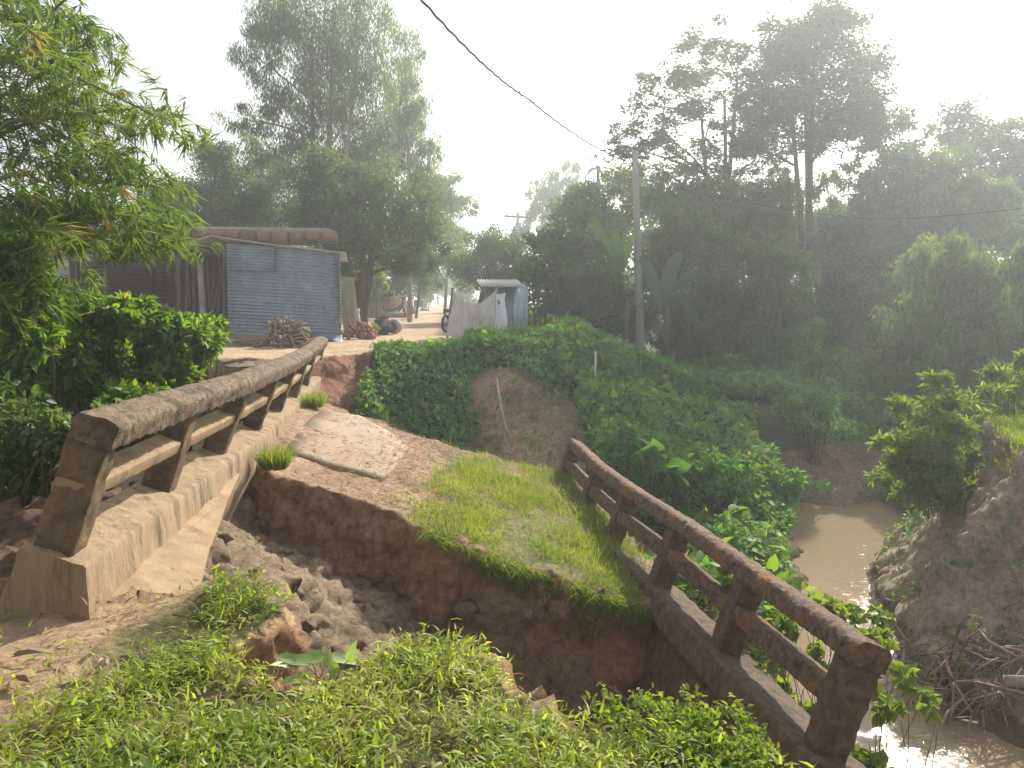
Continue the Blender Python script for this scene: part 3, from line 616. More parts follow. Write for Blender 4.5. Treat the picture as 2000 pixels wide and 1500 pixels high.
# bananas
def banana(label, basex, basey, D, specs, mat):
    root = thing('banana_plant', label, 'banana plant', tuple(pix(basex, basey, D)), 'banana plants behind the power pole'); org = np.array(root.location)
    mb = MB(); mb.tube([org, org + [0, 0, .8], org + [.05, 0, 1.5]], [.12, .1, .07], 8); mb.obj('trunk', m_bark, root, True)
    for (x0, y0, x1, y1, wpx, bend) in specs:
        a = pix(x0, y0, D + random.uniform(-.4, .4)); b = pix(x1, y1, D + random.uniform(-.5, .5)); L = np.linalg.norm(b - a); w = wpx / F * D
        d = (b - a) / L; side = unit(np.cross(d, [0, 1, .3])); n = np.cross(side, d); V = []; m = 12
        for i in range(m + 1):
            t = i / m; c = a + d * L * t + np.array([0, 0, bend * math.sin(math.pi * t)]); ww = w * .5 * math.sin(math.pi * min(1, .06 + t * .94)) ** .55
            fold = .25 * ww
            jag = 1 + .1 * random.uniform(-1, 1)
            V += [c - side * ww * jag + n * fold, c, c + side * ww / jag + n * fold]
        Fs = [q for i in range(m) for q in ((i * 3, i * 3 + 1, i * 3 + 4, i * 3 + 3), (i * 3 + 1, i * 3 + 2, i * 3 + 5, i * 3 + 4))]
        V = np.array(V) - org
        link('leaf', mesh_np('leaf', V, [list(f) for f in Fs], mat, True, attrs={'rnd': np.full(len(V), random.random() * .6)}), root)
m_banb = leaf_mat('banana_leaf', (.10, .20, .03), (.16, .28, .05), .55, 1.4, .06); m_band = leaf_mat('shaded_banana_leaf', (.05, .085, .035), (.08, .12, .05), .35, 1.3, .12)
banana('banana plant with one upright bright lime leaf, left of the power pole', 1222, 680, 25.5, [(1214, 528, 1200, 448, 24, 0), (1205, 520, 1150, 440, 14, .3), (1215, 530, 1245, 450, 14, .2), (1170, 470, 1160, 420, 20, 0)], m_banb)
banana('dull banana plant with drooping leaves, right of the power pole', 1300, 690, 25, [(1290, 600, 1330, 490, 30, .2), (1290, 600, 1400, 540, 22, .5), (1290, 610, 1250, 500, 22, .3), (1290, 600, 1370, 640, 22, .6), (1285, 600, 1265, 560, 20, .3)], m_band)
# left foreground bamboo
def near_bamboo():
    D = 7.5; b0 = np.array([-6.9, 6.6, -.8])
    root = thing('bamboo_clump', 'large near bamboo with drooping narrow leaves filling the upper left corner', 'bamboo', tuple(b0))
    B = [(30, 40, 80, 60), (110, 30, 90, 50), (160, 90, 55, 60), (60, 130, 110, 60), (150, 150, 60, 50), (40, 220, 90, 60), (120, 240, 80, 60), (190, 235, 60, 40), (240, 215, 50, 30), (300, 225, 45, 30), (340, 250, 32, 28), (60, 310, 90, 50), (150, 330, 80, 45), (230, 310, 60, 40), (290, 360, 60, 40), (40, 400, 80, 50), (130, 410, 90, 45), (220, 400, 70, 45), (310, 430, 50, 35), (345, 470, 30, 30), (170, 470, 70, 30), (250, 470, 50, 30), (20, 500, 60, 60), (320, 170, 14, 6), (60, 470, 70, 40), (90, 550, 40, 50), (40, 600, 50, 60)]
    # curved culms
    mb = MB(); pts = []
    for (c) in [[(-200, 500), (-60, 200), (60, 60), (200, -60)], [(-200, 500), (0, 110), (120, 140), (240, 195), (345, 250)], [(-150, 560), (0, 350), (130, 375), (300, 440), (375, 480)], [(-180, 600), (-40, 300), (100, 230), (200, 230), (280, 300)], [(-200, 600), (0, 250), (180, 300), (300, 370)], [(-200, 650), (-50, 480), (60, 520), (95, 610)], [(-200, 600), (-60, 80), (60, -30)]]:
        P = [b0 + [random.uniform(-.3, .3), random.uniform(-.3, .3), 0]] + [pix(x, y, D + random.uniform(-.5, .5)) for x, y in c]
        P = np.array(P); t = np.linspace(0, len(P) - 1, 26); i = np.minimum(t.astype(int), len(P) - 2); f = (t - i)[:, None]
        g = lambda k: P[np.clip(k, 0, len(P) - 1)]
        Q = .5 * (2 * g(i) + (g(i + 1) - g(i - 1)) * f + (2 * g(i - 1) - 5 * g(i) + 4 * g(i + 1) - g(i + 2)) * f * f + (3 * g(i) - g(i - 1) - 3 * g(i + 1) + g(i + 2)) * f ** 3)
        mb.tube(Q, np.linspace(.035, .006, 26), 6)
    parts = []
    for x, y, rx, ry in B:
        d0 = D + random.uniform(-1.2, 1.2)
        c = pix(x, y, d0); rad = np.array([rx / F * d0, .9, ry / F * d0])
        nf = int(rx * ry * .024) + 5
        fc = c + rdir(nf) * rng.random((nf, 1)) ** .4 * rad
        for q in range(nf):
            k = rng.integers(5, 9); main = unit(np.array([rng.normal() * .7 + .35, rng.normal() * .6, -.45 + rng.normal() * .35]))
            dd = unit(main + rng.normal(size=(k, 3)) * .38)
            parts.append(leaves(fc[q] + rng.normal(size=(k, 3)) * .015, dd, rdir(k) * .6 + [0, 0, 1], rng.uniform(.12, .24, k), rng.uniform(.015, .025, k), FOLDN, np.clip(rng.random() * .6 + .35 * rng.random(k), 0, .96) if rng.random() > .03 else np.ones(k)))
        for q in range(nf // 5):
            e = fc[q]; s = c + (e - c) * .2; P, R = limb(s, e, .006, .003, .05, 4); mb.tube(P, R, 4)
    leaf_obj('crown', parts, LM['bam'], root, b0); mb.obj('culms', m_culm, root, True).name = 'trunk'
FOLDN_ = (np.array([[0, 0, 0], [.3, .5, .03], [1, 0, -.10], [.3, -.5, .03], [.35, 0, -.01]]), np.array([[0, 4, 1], [1, 4, 2], [0, 3, 4], [3, 2, 4]]))
near_bamboo()
# hedge at left: several broad-leaved shrubs
def shrub(name, label, cat, base, D, blobs, mat, L, W, n_per, tpl=FOLD, stems=8, style='round', group=None, dd=.5, zb=None, sr=.014):
    bp = pix(base[0], base[1], D); b0 = np.array([bp[0], bp[1], (Hs(bp[0], bp[1]) if zb is None else zb) - .03])
    root = thing(name, label, cat, tuple(b0), group); parts = []; mb = MB()
    for b in blobs:
        d0 = b[4] if len(b) > 4 else D + random.uniform(-dd, dd); c = pix(b[0], b[1], d0); rad = np.array([b[2] / F * d0, max(.25, (b[2] + b[3]) / 2 / F * d0), b[3] / F * d0])
        n = int(b[2] * b[3] * n_per)
        parts.append(blob_leaves(c, rad, n, style, L, W, sub=max(5, n // 28), tpl=tpl, clump=.26))
        for k in range(stems):
            e = c + rdir(1)[0] * rad * .85; P, R = limb(b0 + [random.uniform(-.15, .15), random.uniform(-.15, .15), 0], e, sr, sr * .3, .12, 7); mb.tube(P, R, 5)
    leaf_obj('crown', parts, LM[mat], root, b0); mb.obj('trunk', m_bark, root, True)
    return root
shrub('hedge_shrub', 'bright broad-leaved shrub reaching out toward the tin wall, right end of the hedge', 'shrub', (330, 860), 8.5, [(300, 640, 60, 35), (370, 640, 50, 30), (415, 630, 28, 14), (350, 690, 70, 35), (300, 690, 70, 40), (340, 735, 60, 35), (290, 760, 60, 40), (240, 720, 60, 50), (400, 670, 30, 25)], 'bush', .105, .05, .46, stems=3)
shrub('hedge_shrub', 'sunlit hedge shrub with brown dead leaves, in front of the lean-to opening', 'shrub', (180, 880), 8, [(150, 610, 50, 30), (210, 605, 50, 28), (265, 605, 40, 25), (180, 660, 80, 40), (120, 690, 70, 50), (200, 720, 70, 50), (160, 770, 90, 50), (270, 800, 70, 50), (220, 850, 80, 50)], 'bush', .10, .048, .38, stems=3)
shrub('hedge_shrub', 'lime-leaved shrub at the left picture edge under the bamboo', 'shrub', (20, 900), 7.5, [(25, 450, 40, 30), (30, 500, 60, 45), (60, 560, 50, 40), (20, 590, 60, 60), (50, 660, 60, 50), (20, 740, 60, 60), (90, 620, 40, 30)], 'bush', .10, .042, .36, stems=3)
shrub('hedge_shrub', 'shaded lower hedge shrub beside the near end of the pale parapet', 'shrub', (70, 1150), 6.4, [(60, 830, 80, 60), (140, 850, 70, 50), (30, 930, 80, 70), (110, 940, 60, 60), (50, 1040, 70, 80), (210, 830, 50, 45), (20, 1130, 50, 50), (-20, 830, 60, 100)], 'broad', .09, .045, .15)
shrub('young_shrub', 'bright shrub with long pale leaves in whorls, on the bank between stream and grassy ledge', 'shrub', (1830, 1010), 11.8, [(1835, 745, 30, 22), (1850, 790, 50, 30), (1760, 790, 28, 20), (1800, 830, 40, 30), (1870, 840, 45, 35), (1735, 865, 30, 18), (1760, 900, 45, 30), (1830, 890, 60, 40), (1885, 900, 45, 40), (1800, 950, 60, 40), (1860, 960, 60, 40), (1720, 930, 25, 20), (1790, 870, 50, 40)], 'lime', .12, .034, .40, stems=2, sr=.008)
shrub('young_shrub', 'light green shrub at the right picture edge, above the grassy ledge', 'shrub', (1980, 850), 12.8, [(1935, 730, 40, 20), (1990, 700, 25, 30), (1985, 750, 40, 35), (1930, 775, 45, 25), (1960, 810, 50, 20)], 'lime', .13, .04, .26, stems=2, sr=.008)
for lab, b, D, bl, m in [
    ('dark shrub overhanging the red-brown mud bar at the bend of the stream', (1590, 880), 18.5, [(1560, 800, 50, 35), (1610, 790, 55, 35), (1650, 840, 45, 35), (1580, 850, 45, 30), (1530, 780, 40, 25)], 'vine'),
    ('broad-leaved shrub standing at the front of the wood, left of the bright shrub', (1590, 740), 22, [(1590, 640, 40, 22), (1610, 690, 55, 30), (1570, 720, 50, 25), (1650, 730, 40, 20)], 'vine'),
    ('low shrub on the skyline of the green slope, left of the red-earth patch', (1380, 760), 19.5, [(1340, 750, 45, 16), (1400, 765, 50, 20), (1450, 770, 40, 18)], 'vine'),
    ('yellowish low shrub beside the red-earth patch on the green slope', (1470, 760), 20.5, [(1465, 735, 28, 14), (1500, 745, 30, 14)], 'lime'),
    ('shrub at the foot of the green slope, above the muddy stream edge', (1520, 1020), 15, [(1500, 900, 50, 30), (1530, 950, 50, 35), (1480, 960, 50, 30)], 'vine'),
    ('shrub tucked behind the far end of the dark mossy parapet', (1240, 980), 13.5, [(1200, 850, 50, 35), (1270, 870, 60, 35), (1180, 900, 40, 30), (1330, 900, 60, 35)], 'vine'),
    ('shrub midway down the green slope, left of the muddy stream', (1420, 1020), 13.5, [(1380, 920, 60, 40), (1440, 930, 50, 40), (1400, 980, 60, 35), (1470, 1020, 50, 35)], 'vine'),
    ('shrub low between the mossy parapet and the water', (1450, 1120), 11.5, [(1440, 1080, 50, 28), (1500, 1100, 45, 30), (1400, 1060, 50, 28)], 'vine')]:
    shrub('slope_shrub', lab, 'shrub', b, D, bl, m, .13, .06, .22, stems=3)
# heart-leaved climbers by the right parapet
shrub('climbing_vine', 'heart-leaved climber trailing between the mossy parapet and the water', 'vine', (1600, 1450), 6.6, [(1590, 1165, 30, 14), (1640, 1185, 40, 18), (1700, 1240, 40, 25), (1660, 1220, 40, 25), (1600, 1290, 45, 40), (1540, 1230, 40, 30), (1480, 1200, 50, 30), (1500, 1340, 45, 40), (1560, 1370, 50, 40), (1420, 1150, 50, 30), (1640, 1330, 50, 30), (1700, 1290, 45, 35), (1720, 1210, 30, 20), (1660, 1270, 45, 30)], 'lime', .078, .06, .085, tpl=HEART, stems=3, dd=.3, sr=.006)
shrub('climbing_vine', 'heart-leaved climber hanging beside the near end post of the mossy parapet', 'vine', (1760, 1490), 5.4, [(1775, 1330, 25, 25), (1740, 1400, 22, 40), (1700, 1480, 28, 40), (1735, 1300, 20, 20), (1820, 1380, 20, 20)], 'lime', .08, .062, .07, tpl=HEART, stems=2, dd=.2, sr=.006)
shrub('yellow_weed', 'lime-green small-leaved weed with tiny yellow flowers at the lower edge of the pit', 'weed', (1390, 1580), 2.75, [(1180, 1375, 35, 12), (1225, 1400, 45, 22), (1300, 1425, 70, 30), (1370, 1420, 60, 35), (1440, 1440, 60, 38), (1490, 1470, 50, 35), (1260, 1450, 70, 35), (1340, 1480, 90, 35), (1430, 1500, 90, 30), (1290, 1500, 60, 25)], 'lime', .026, .014, .20, tpl=FOLD, stems=5, dd=.12, zb=-.25, sr=.004)
shrub('taro_plant', 'big-leaved taro plant half hidden in the creepers behind the far end of the mossy parapet', 'plant', (1280, 960), 13, [(1265, 895, 26, 20), (1300, 915, 24, 18), (1240, 930, 22, 16)], 'vine', .34, .26, .03, tpl=HEART, stems=3, dd=.2)
# seedling with large leaves
def seedling():
    root = thing('seedling', 'young plant with large pale rounded leaves at the pit edge behind the notch', 'plant', (float(pz(640, 1345, -.05)[0]), float(pz(640, 1345, -.05)[1]), -.08)); o = np.array(root.location); mb = MB(); P, Dr, Ln = [], [], []
    for x, y, dx, dy, dz, L in [(575, 1290, -1, .2, .25, .10), (605, 1290, -1, -.1, .05, .13), (625, 1285, -.9, .3, -.1, .15), (650, 1283, .9, 0, -.15, .13), (682, 1290, .25, .2, .9, .09), (655, 1318, -.1, -.2, .9, .09), (672, 1322, .5, -.3, .5, .09), (605, 1322, -1, -.2, -.05, .13), (690, 1320, 1, -.3, -.1, .12), (640, 1300, -.2, .5, .5, .10), (560, 1300, -.6, -.5, .4, .08)]:
        p = pix(x, y, 3.32 + random.uniform(-.08, .08)); P.append(p); Dr.append([dx, dy, dz]); Ln.append(L)
        q, r = limb(o + rng.normal(size=3) * [.02, .02, 0], p, .004, .002, .15, 6); mb.tube(q, r, 5)
    for k in range(len(P)):
        V, Fs, R = leaves(np.array([P[k]]), np.array([Dr[k]], float), np.array([[0, -.35, 1.]]), Ln[k], Ln[k] * .52, HEART)
        link('leaf', mesh_np('leaf', V - o, Fs, m_seed, True, attrs={'rnd': R}), root)
    mb.obj('stem', m_culm, root, True)
m_seed = leaf_mat('seedling_leaf', (.22, .36, .09), (.34, .48, .14), .55, 1.3, .25)
seedling()
# ================================================================ ground cover
def cover(n, xr, yr, mask, hfun, L, W, style='round', tpl=DIAMOND, nrm_off=0.0, slope_w=True, lean=.5):
    x = rng.uniform(*xr, n); y = rng.uniform(*yr, n)
    z = H(x, y); e = .06
    gx = (H(x + e, y) - z) / e; gy = (H(x, y + e) - z) / e; s = np.sqrt(1 + gx * gx + gy * gy)
    if slope_w:
        rep = np.minimum(s, 6); k = rng.random(n) < rep / 6; x, y, z, gx, gy = x[k], y[k], z[k], gx[k], gy[k]
    nm = unit(np.stack([-gx, -gy, np.ones_like(gx)], -1))
    m = mask(x, y, z, nm); x, y, z, nm = x[m], y[m], z[m], nm[m]; n = len(x)
    h = hfun(x, y, z); t = rng.random(n) ** .35
    p = np.stack([x, y, z], -1) + (nm * .45 + np.array([0, 0, .75])) * (h * t)[:, None] + nm * nrm_off + rng.normal(size=(n, 3)) * .03
    r = rdir(n)
    if style == 'grass': d = r * lean + [0, 0, 1] + nm * .3; up = rdir(n)
    elif style == 'creep': d = r * [1, 1, .3] + nm * .35; up = nm + rdir(n) * .4
    else: d = r * .8 + nm * .35 + [0, 0, -.2]; up = nm + [0, 0, .3] + rdir(n) * .6
    tint = np.clip(.5 + .45 * fbm(p, 2.2, 3, 21), 0, 1)
    rn = np.clip(.6 * tint + .4 * rng.random(n), 0, .95); rn[rng.random(n) < .02] = 1
    s = .6 + .8 * rng.random(n)
    return leaves(p, d, up, L * s, W * s, tpl, rn)
def inpoly(x, y, poly, pad=0.0):
    d, _ = sdist(x, y, poly); return d <= pad
def mound(a, sc=.9, seed=31):
    return lambda x, y, z: a * (.25 + np.clip(.5 + .6 * fbm2(x, y, sc, 3, seed), 0, 1.4))
# near bank creeping grass
def near_mask(x, y, z, nm):
    e = fbm2(x, y, 2.2, 3, 41)
    soil = (x + 1.75 + .35 * e + (3.1 - y) * .28) < 0
    dry = fbm2(x, y, 3.1, 3, 42)
    return inpoly(x, y, NEAR, .06) & (~soil | (rng.random(len(x)) < .04)) & (rng.random(len(x)) < np.clip(.95 + 1.3 * dry, .10, 1)) & (nm[:, 2] > .3)
g = [cover(85000, (-2.4, 2.3), (1.6, 4.15), near_mask, lambda x, y, z: .035 + .03 * np.clip(fbm2(x, y, 4, 2, 43), 0, 1), .045, .0092, 'creep', BLADE, .004, False),
     cover(12000, (-2.4, 2.3), (1.6, 4.15), near_mask, lambda x, y, z: .02 + .02 * np.clip(fbm2(x, y, 4, 2, 43), 0, 1), .06, .005, 'grass', BLADE, 0, False, 1.0)]
tag(leaf_obj('dead_grass', [cover(10000, (-2.4, 2.3), (1.6, 4.15), near_mask, lambda x, y, z: .03 + 0 * x, .06, .005, 'creep', BLADE, .004, False)], LM['dry']), 'dead straw-coloured blades lying among the near grass', 'dead grass', kind='stuff')
tag(leaf_obj('grass', g, LM['grass']), 'short broad-bladed grass carpeting the near bank', 'grass', kind='stuff')
def edgepts(poly, i0, i1, n):
    P = np.array(poly[i0:i1 + 1]); s = np.r_[0, np.cumsum(np.linalg.norm(np.diff(P, axis=0), axis=1))]; t = rng.uniform(0, s[-1], n)
    return np.stack([np.interp(t, s, P[:, 0]), np.interp(t, s, P[:, 1])], -1)
def plat_mask(x, y, z, nm):
    e = fbm2(x, y, 1.6, 3, 44); edge = -1.15 + .45 * e + .05 * (y - 7)
    k = inpoly(x, y, PLAT, .1) & (nm[:, 2] > .45)
    dens = np.clip((x - edge) * 1.8, 0.03 * (x > -1.8), 1) * np.clip(.75 + 1.3 * fbm2(x, y, 2.4, 4, 45), .06, 1)
    return k & (rng.random(len(x)) < dens)
g = [cover(95000, (-2.6, 1.6), (6.8, 12.0), plat_mask, lambda x, y, z: .01 + .04 * np.clip(fbm2(x, y, 2, 2, 46) + .2, 0, 1), .055, .0055, 'grass', BLADE, 0, False, 1.1),
     cover(2600, (-2.0, 1.6), (6.8, 12.0), plat_mask, lambda x, y, z: .02 + 0 * x, .16, .006, 'grass', BLADE, 0, False, .5)]
ep = edgepts(PLAT, 6, 11, 9000); ep = ep[rng.random(len(ep)) < np.clip(.5 + 1.2 * fbm2(ep[:, 0], ep[:, 1], 5, 3, 77), .05, 1)]; ep += rng.normal(size=ep.shape) * [.06, .07] + [0, -.03]; ez = PL[0] * ep[:, 0] + PL[1] * ep[:, 1] + PL[2]
ep = ep[(ex := ep[:, 0] > -.9)]; ez = ez[ex]
p = np.c_[ep, ez + .02 - rng.random(len(ep)) ** 2.2 * .30 * (ep[:, 0] > -.3)]
g.append(leaves(p, rdir(len(p)) * .6 + [0, -.45, -.55], rdir(len(p)), rng.uniform(.07, .2, len(p)), .007, BLADE))
for k in range(60):
    q = edgepts(PLAT, 7, 11, 1)[0]; z_ = PL[0] * q[0] + PL[1] * q[1] + PL[2]; L_ = random.uniform(.15, .5) if .0 < q[0] < .75 else random.uniform(.06, .2); n_ = int(50 + 260 * L_); t_ = rng.random(n_)
    p = np.array([q[0], q[1] - .08, z_]) + np.c_[rng.normal(size=n_) * .035, -.06 * t_ + rng.normal(size=n_) * .02, -L_ * t_]; g.append(leaves(p, rdir(n_) * .7 + [0, -.4, -.4], rdir(n_), rng.uniform(.05, .12, n_), .006, BLADE))
tag(leaf_obj('fine_grass', g, LM['grass2']), 'fine bright grass on the tilted soil block, spilling over its broken edge', 'grass', kind='stuff')
# roots hanging
mb = MB()
for k in range(110):
    q = edgepts(PLAT, 7, 11, 1)[0]; z = PL[0] * q[0] + PL[1] * q[1] + PL[2] - .05; L = random.uniform(.15, .75) * (1.3 if .2 < q[0] < .6 else .7)
    a = np.array([q[0], q[1] - .05, z]); b_ = a + [random.uniform(-.12, .12), -.10 - .1 * random.random(), -L]; P, R = limb(a, b_, .004, .0015, .10, 7); mb.tube(P, R, 4)
tag(mb.obj('hanging_roots', noise_mat('root_fibre', (.16, .11, .06), (.34, .26, .15), 9, bump=0)), 'fine roots and dead stems hanging from the broken edge of the grassy block', 'roots', kind='stuff')
# creeper cover on the far bank
def bare(x, y, z):
    e = .45 * fbm(np.stack([x, y * .5, z], -1), 1.7, 4, 50)
    return (x + .85 + e > 0) & (x < .75 - z * .65 + e) & (y < 17.7) & (z < .02 + .5 * e) & (z > -2.4)
def far_mask(x, y, z, nm):
    k = (x > -2.95 + .2 * fbm2(y, z, 1.5, 2, 51)) & (sdist(x, y, PLAT)[0] > .5) & (sdist(x, y, FAR)[0] > -1)
    road = (inpoly(x, y, FAR)) & ((x < -1.1 + .0 * y) | (y > 20.5)) & ~((y < 16.9 + (x + 2.6) * .35) & (x > -2.9))
    return k & ~road & ~(bare(x, y, z) & (rng.random(len(x)) < .93)) & ~((z < -2.0) & (x < 1) & (rng.random(len(x)) < .8))
cv = [cover(260000, (-3.2, 3.0), (12.6, 20.5), far_mask, lambda x, y, z: mound(.36)(x, y, z) * np.where(z > .3, np.clip(.3 + (x + 2.9) * .22, .25, 1), 1), .095, .06, 'round', DIAMOND)]
def slope_mask(x, y, z, nm):
    k = (x > .9) & (z > -2.86 + .12 * fbm2(x, y, 1.2, 2, 52)) & (sdist(x, y, PLAT)[0] > .45) & (y > 8.0 + .6 * (x < 2)) & ~inpoly(x, y, MUDBAR, .5) & ~bare(x, y, z)
    k &= (sdist(x, y, RIGHT)[0] > 3.0) | (y > 14)
    patch = (np.hypot((x - 6.2) / .9, (y - 19.2) / .35) < 1)
    return k & ~patch
cv.append(cover(300000, (1.0, 9.5), (8.4, 20.5), slope_mask, mound(.42, .8, 32), .11, .065, 'round', DIAMOND))
tag(leaf_obj('creeper_cover', cv, LM['vine']), 'dense creepers and low plants covering the far bank and the slope to the stream', 'creepers', kind='stuff')
def field_mask(x, y, z, nm): return (x > 1.5) & ~((inpoly(x, y, FAR)) & (x < 1.5)) & (x < y * .72)
cv = [cover(14000, (-3.2, 3.0), (12.6, 20.5), far_mask, lambda x, y, z: mound(.42)(x, y, z) * np.where(z > .3, np.clip(.3 + (x + 2.9) * .2, .25, 1), 1), .15, .10, 'round', HEART), cover(22000, (1.0, 9.5), (8.4, 20.5), slope_mask, mound(.55, .8, 32), .19, .12, 'round', HEART),
      cover(26000, (-3.2, 9.0), (9, 20.5), lambda x, y, z, nm: ((far_mask(x, y, z, nm) & (x < 2) & (x > -1.5)) | slope_mask(x, y, z, nm)) & (z > -2.6) & (fbm2(x, y, .9, 3, 71) > .25), mound(.5), .13, .03, 'grass', FOLDN)]
tag(leaf_obj('broad_creepers', cv, LM['bush']), 'larger yellow-green leaves and grassy sprigs mixed through the creepers', 'creepers', kind='stuff')
cv = [cover(90000, (1.0, 22), (19.5, 31), field_mask, mound(.35, .4, 33), .20, .11, 'round', DIAMOND, slope_w=False)]
tag(leaf_obj('field_plants', cv, LM['vine']), 'low green plants of the field at the foot of the wood', 'ground cover', kind='stuff')
# undergrowth right of parapet
def under_mask(x, y, z, nm): return (x > 1.75 + .02 * y) & (z > -2.85) & (y < 9.5) & (x < 5) & ~((x > 3.3) & (y > 6.5)) & ~inpoly(x, y, NEAR, .1)
cv = [cover(60000, (1.6, 4.6), (2.4, 9.5), under_mask, mound(.30, 1.4, 34), .075, .045, 'round', DIAMOND)]
tag(leaf_obj('undergrowth', cv, LM['bush']), 'sunlit undergrowth below the mossy parapet', 'undergrowth', kind='stuff')
# grass on right bank and its foot
def rb_mask(x, y, z, nm): return inpoly(x, y, RIGHT, .12) & (y > 7)
def rb2(x, y, z, nm):
    return (x > 5.2) & (y > 6) & (y < 15) & (z > -2.75) & ~inpoly(x, y, RIGHT, .1) & (rng.random(len(x)) < np.clip(.0 + 1.1 * fbm2(x, y + z, 1.3, 3, 60) + (y > 11.5) * .8 + (z < -2.45) * .3, .02, 1))
cv = [cover(60000, (6.5, 11), (7, 13), rb_mask, lambda x, y, z: .03 + 0 * x, .07, .010, 'grass', BLADE, 0, False)]
tag(leaf_obj('ledge_grass', cv, LM['grass2']), 'yellow-green turf on top of the eroded ledge at the right edge', 'grass', kind='stuff')
cv = [cover(70000, (5, 10), (6.5, 15), rb2, mound(.12, 1.2, 35), .085, .04, 'round', DIAMOND)]
tag(leaf_obj('bank_weeds', cv, LM['vine']), 'scattered weeds on the grey-brown face of the right bank', 'weeds', kind='stuff')
# weeds beside the road and around the shed
def road_mask(x, y, z, nm): return inpoly(x, y, FAR) & (y > 24) & (((x > -.9 - (y - 24) * .07) & (x < 4)) | ((x < -8.5 - (y - 25) * .0) & (x > -30)))
cv = [cover(60000, (-28, 4), (24, 60), road_mask, mound(.35, .5, 36), .22, .10, 'round', DIAMOND, slope_w=False)]
tag(leaf_obj('roadside_weeds', cv, LM['green']), 'weeds along both verges of the far road', 'weeds', kind='stuff')
# leaf litter
def litter(n, xr, yr, mask, L, W, name, label, lift=.012):
    x = rng.uniform(*xr, n); y = rng.uniform(*yr, n); z = H(x, y); k = mask(x, y, z); x, y, z = x[k], y[k], z[k]; n = len(x)
    d = rdir(n) * [1, 1, .12]; d[:, 0] += .5
    tag(leaf_obj(name, [leaves(np.c_[x, y, z + lift], d, rdir(n) * .35 + [0, 0, 1], L * rng.uniform(.5, 1.5, n), W * rng.uniform(.6, 1.4, n), FOLDN)], LM['dry']), label, 'leaf litter', kind='stuff')
litter(1700, (-3.4, 1.5), (1.7, 4.1), lambda x, y, z: inpoly(x, y, NEAR) & ((x < -1.3) | (rng.random(len(x)) < .18)) , .07, .012, 'leaf_litter', 'thin dry leaves and twigs scattered over the bare near ground', .015)
litter(9000, (-2.9, .8), (7.0, 12), lambda x, y, z: inpoly(x, y, PLAT) & (rng.random(len(x)) < np.exp(-np.abs(x + 1.25) * 1.3)), .075, .013, 'bamboo_litter', 'pale dry bamboo leaves lying between the concrete slab and the fine grass', .03)
# bigger curled dry leaves
for k, (x, y, L) in enumerate([(355, 1205, .12), (215, 1310, .10), (395, 1380, .13), (500, 1430, .11), (230, 1460, .16), (185, 1440, .10), (600, 1400, .15), (640, 1380, .14), (700, 1320, .10), (780, 1270, .15), (790, 1300, .10), (490, 1460, .08), (60, 1350, .14), (120, 1360, .16), (130, 1420, .12), (40, 1440, .15), (90, 1480, .14), (180, 1290, .10), (880, 1390, .09), (950, 1480, .09), (680, 1430, .12), (270, 1350, .12), (30, 1300, .12), (1010, 1440, .07)]):
    q = pz(x, y, 0.0); a = random.uniform(0, 6.28); z = Hs(q[0], q[1]) + .035
    d = np.array([[math.cos(a), math.sin(a) * .6, random.uniform(-.05, .22)]]); V, Fs, R = leaves(np.zeros((1, 3)), d, np.array([[random.uniform(-.5, .5), -.5, 1.]]), L, L * .26, HEART if k % 3 else FOLD)
    o = link('dry_leaf', mesh_np('dry_leaf', V, Fs, LM['dry'], attrs={'rnd': R}), None); o.location = (q[0], q[1], z)
    tag(o, *(('large curled brown fallen leaf lying on the bare near earth at lower left', 'dry leaf', 'large fallen leaves on the bare earth') if x < 300 else ('large curled brown fallen leaf lying on the near green grass', 'dry leaf', 'large fallen leaves on the near grass')))
# grass tufts
for x, y, D, lab, n, L in [(537, 915, 7.75, 'bright grass tuft at the broken corner, against the foot of the pale parapet', 620, .24), (614, 795, 11.7, 'small grass tuft at the far end of the pale parapet', 420, .26)]:
    c = pix(x, y, D); a = rng.uniform(0, 6.28, n); r = rng.random(n) ** .6 * .12
    p = c + np.c_[np.cos(a) * r, np.sin(a) * r, 0 * r]; d = np.c_[np.cos(a) * r * 5, np.sin(a) * r * 5, np.full(n, 1.)] + rdir(n) * .25
    V, Fs, R = leaves(p, d, rdir(n), L * rng.uniform(.5, 1.2, n), .008, BLADE)
    o = link('grass_tuft', mesh_np('grass_tuft', V - c, Fs, LM['grass2'], attrs={'rnd': R})); o.location = c; tag(o, lab, 'grass tuft')
# ================================================================ structures
ZR = .5
def metal(name, c1, c2, rough=.45, met=.35, bump=0, c3=None):
    return noise_mat(name, c1, c2, 2.5, rough=rough, bump=bump, bscale=12, metal=met, spec=.4, c3=c3, scale3=1.1, thr3=(.55, .75))
m_tin = metal('blue_grey_tin', (.24, .29, .36), (.34, .40, .48), .45, .25, c3=(.22, .25, .29)); m_tin2 = metal('pale_tin', (.22, .30, .34), (.34, .42, .44), .5, .3, c3=(.20, .19, .16))  # blue of the reflected sky put into the shed tin's colour
m_roof = metal('roof_sheet', (.40, .40, .38), (.55, .54, .50), .5, .3); m_wood = noise_mat('old_wood', (.10, .07, .045), (.22, .16, .11), 4, bump=.4, stretch=(3, 3, .5))
m_plank = noise_mat('form_plank', (.28, .155, .085), (.42, .255, .145), 1.2, bump=.3, stretch=(.6, 2, 4), c3=(.20, .15, .11), scale3=.6); m_plank2 = noise_mat('grey_plank', (.17, .12, .085), (.30, .21, .14), 1.5, bump=.3, stretch=(.6, 2, 4)); m_cement = noise_mat('raw_cement', (.34, .30, .26), (.46, .42, .37), 2, bump=.3)
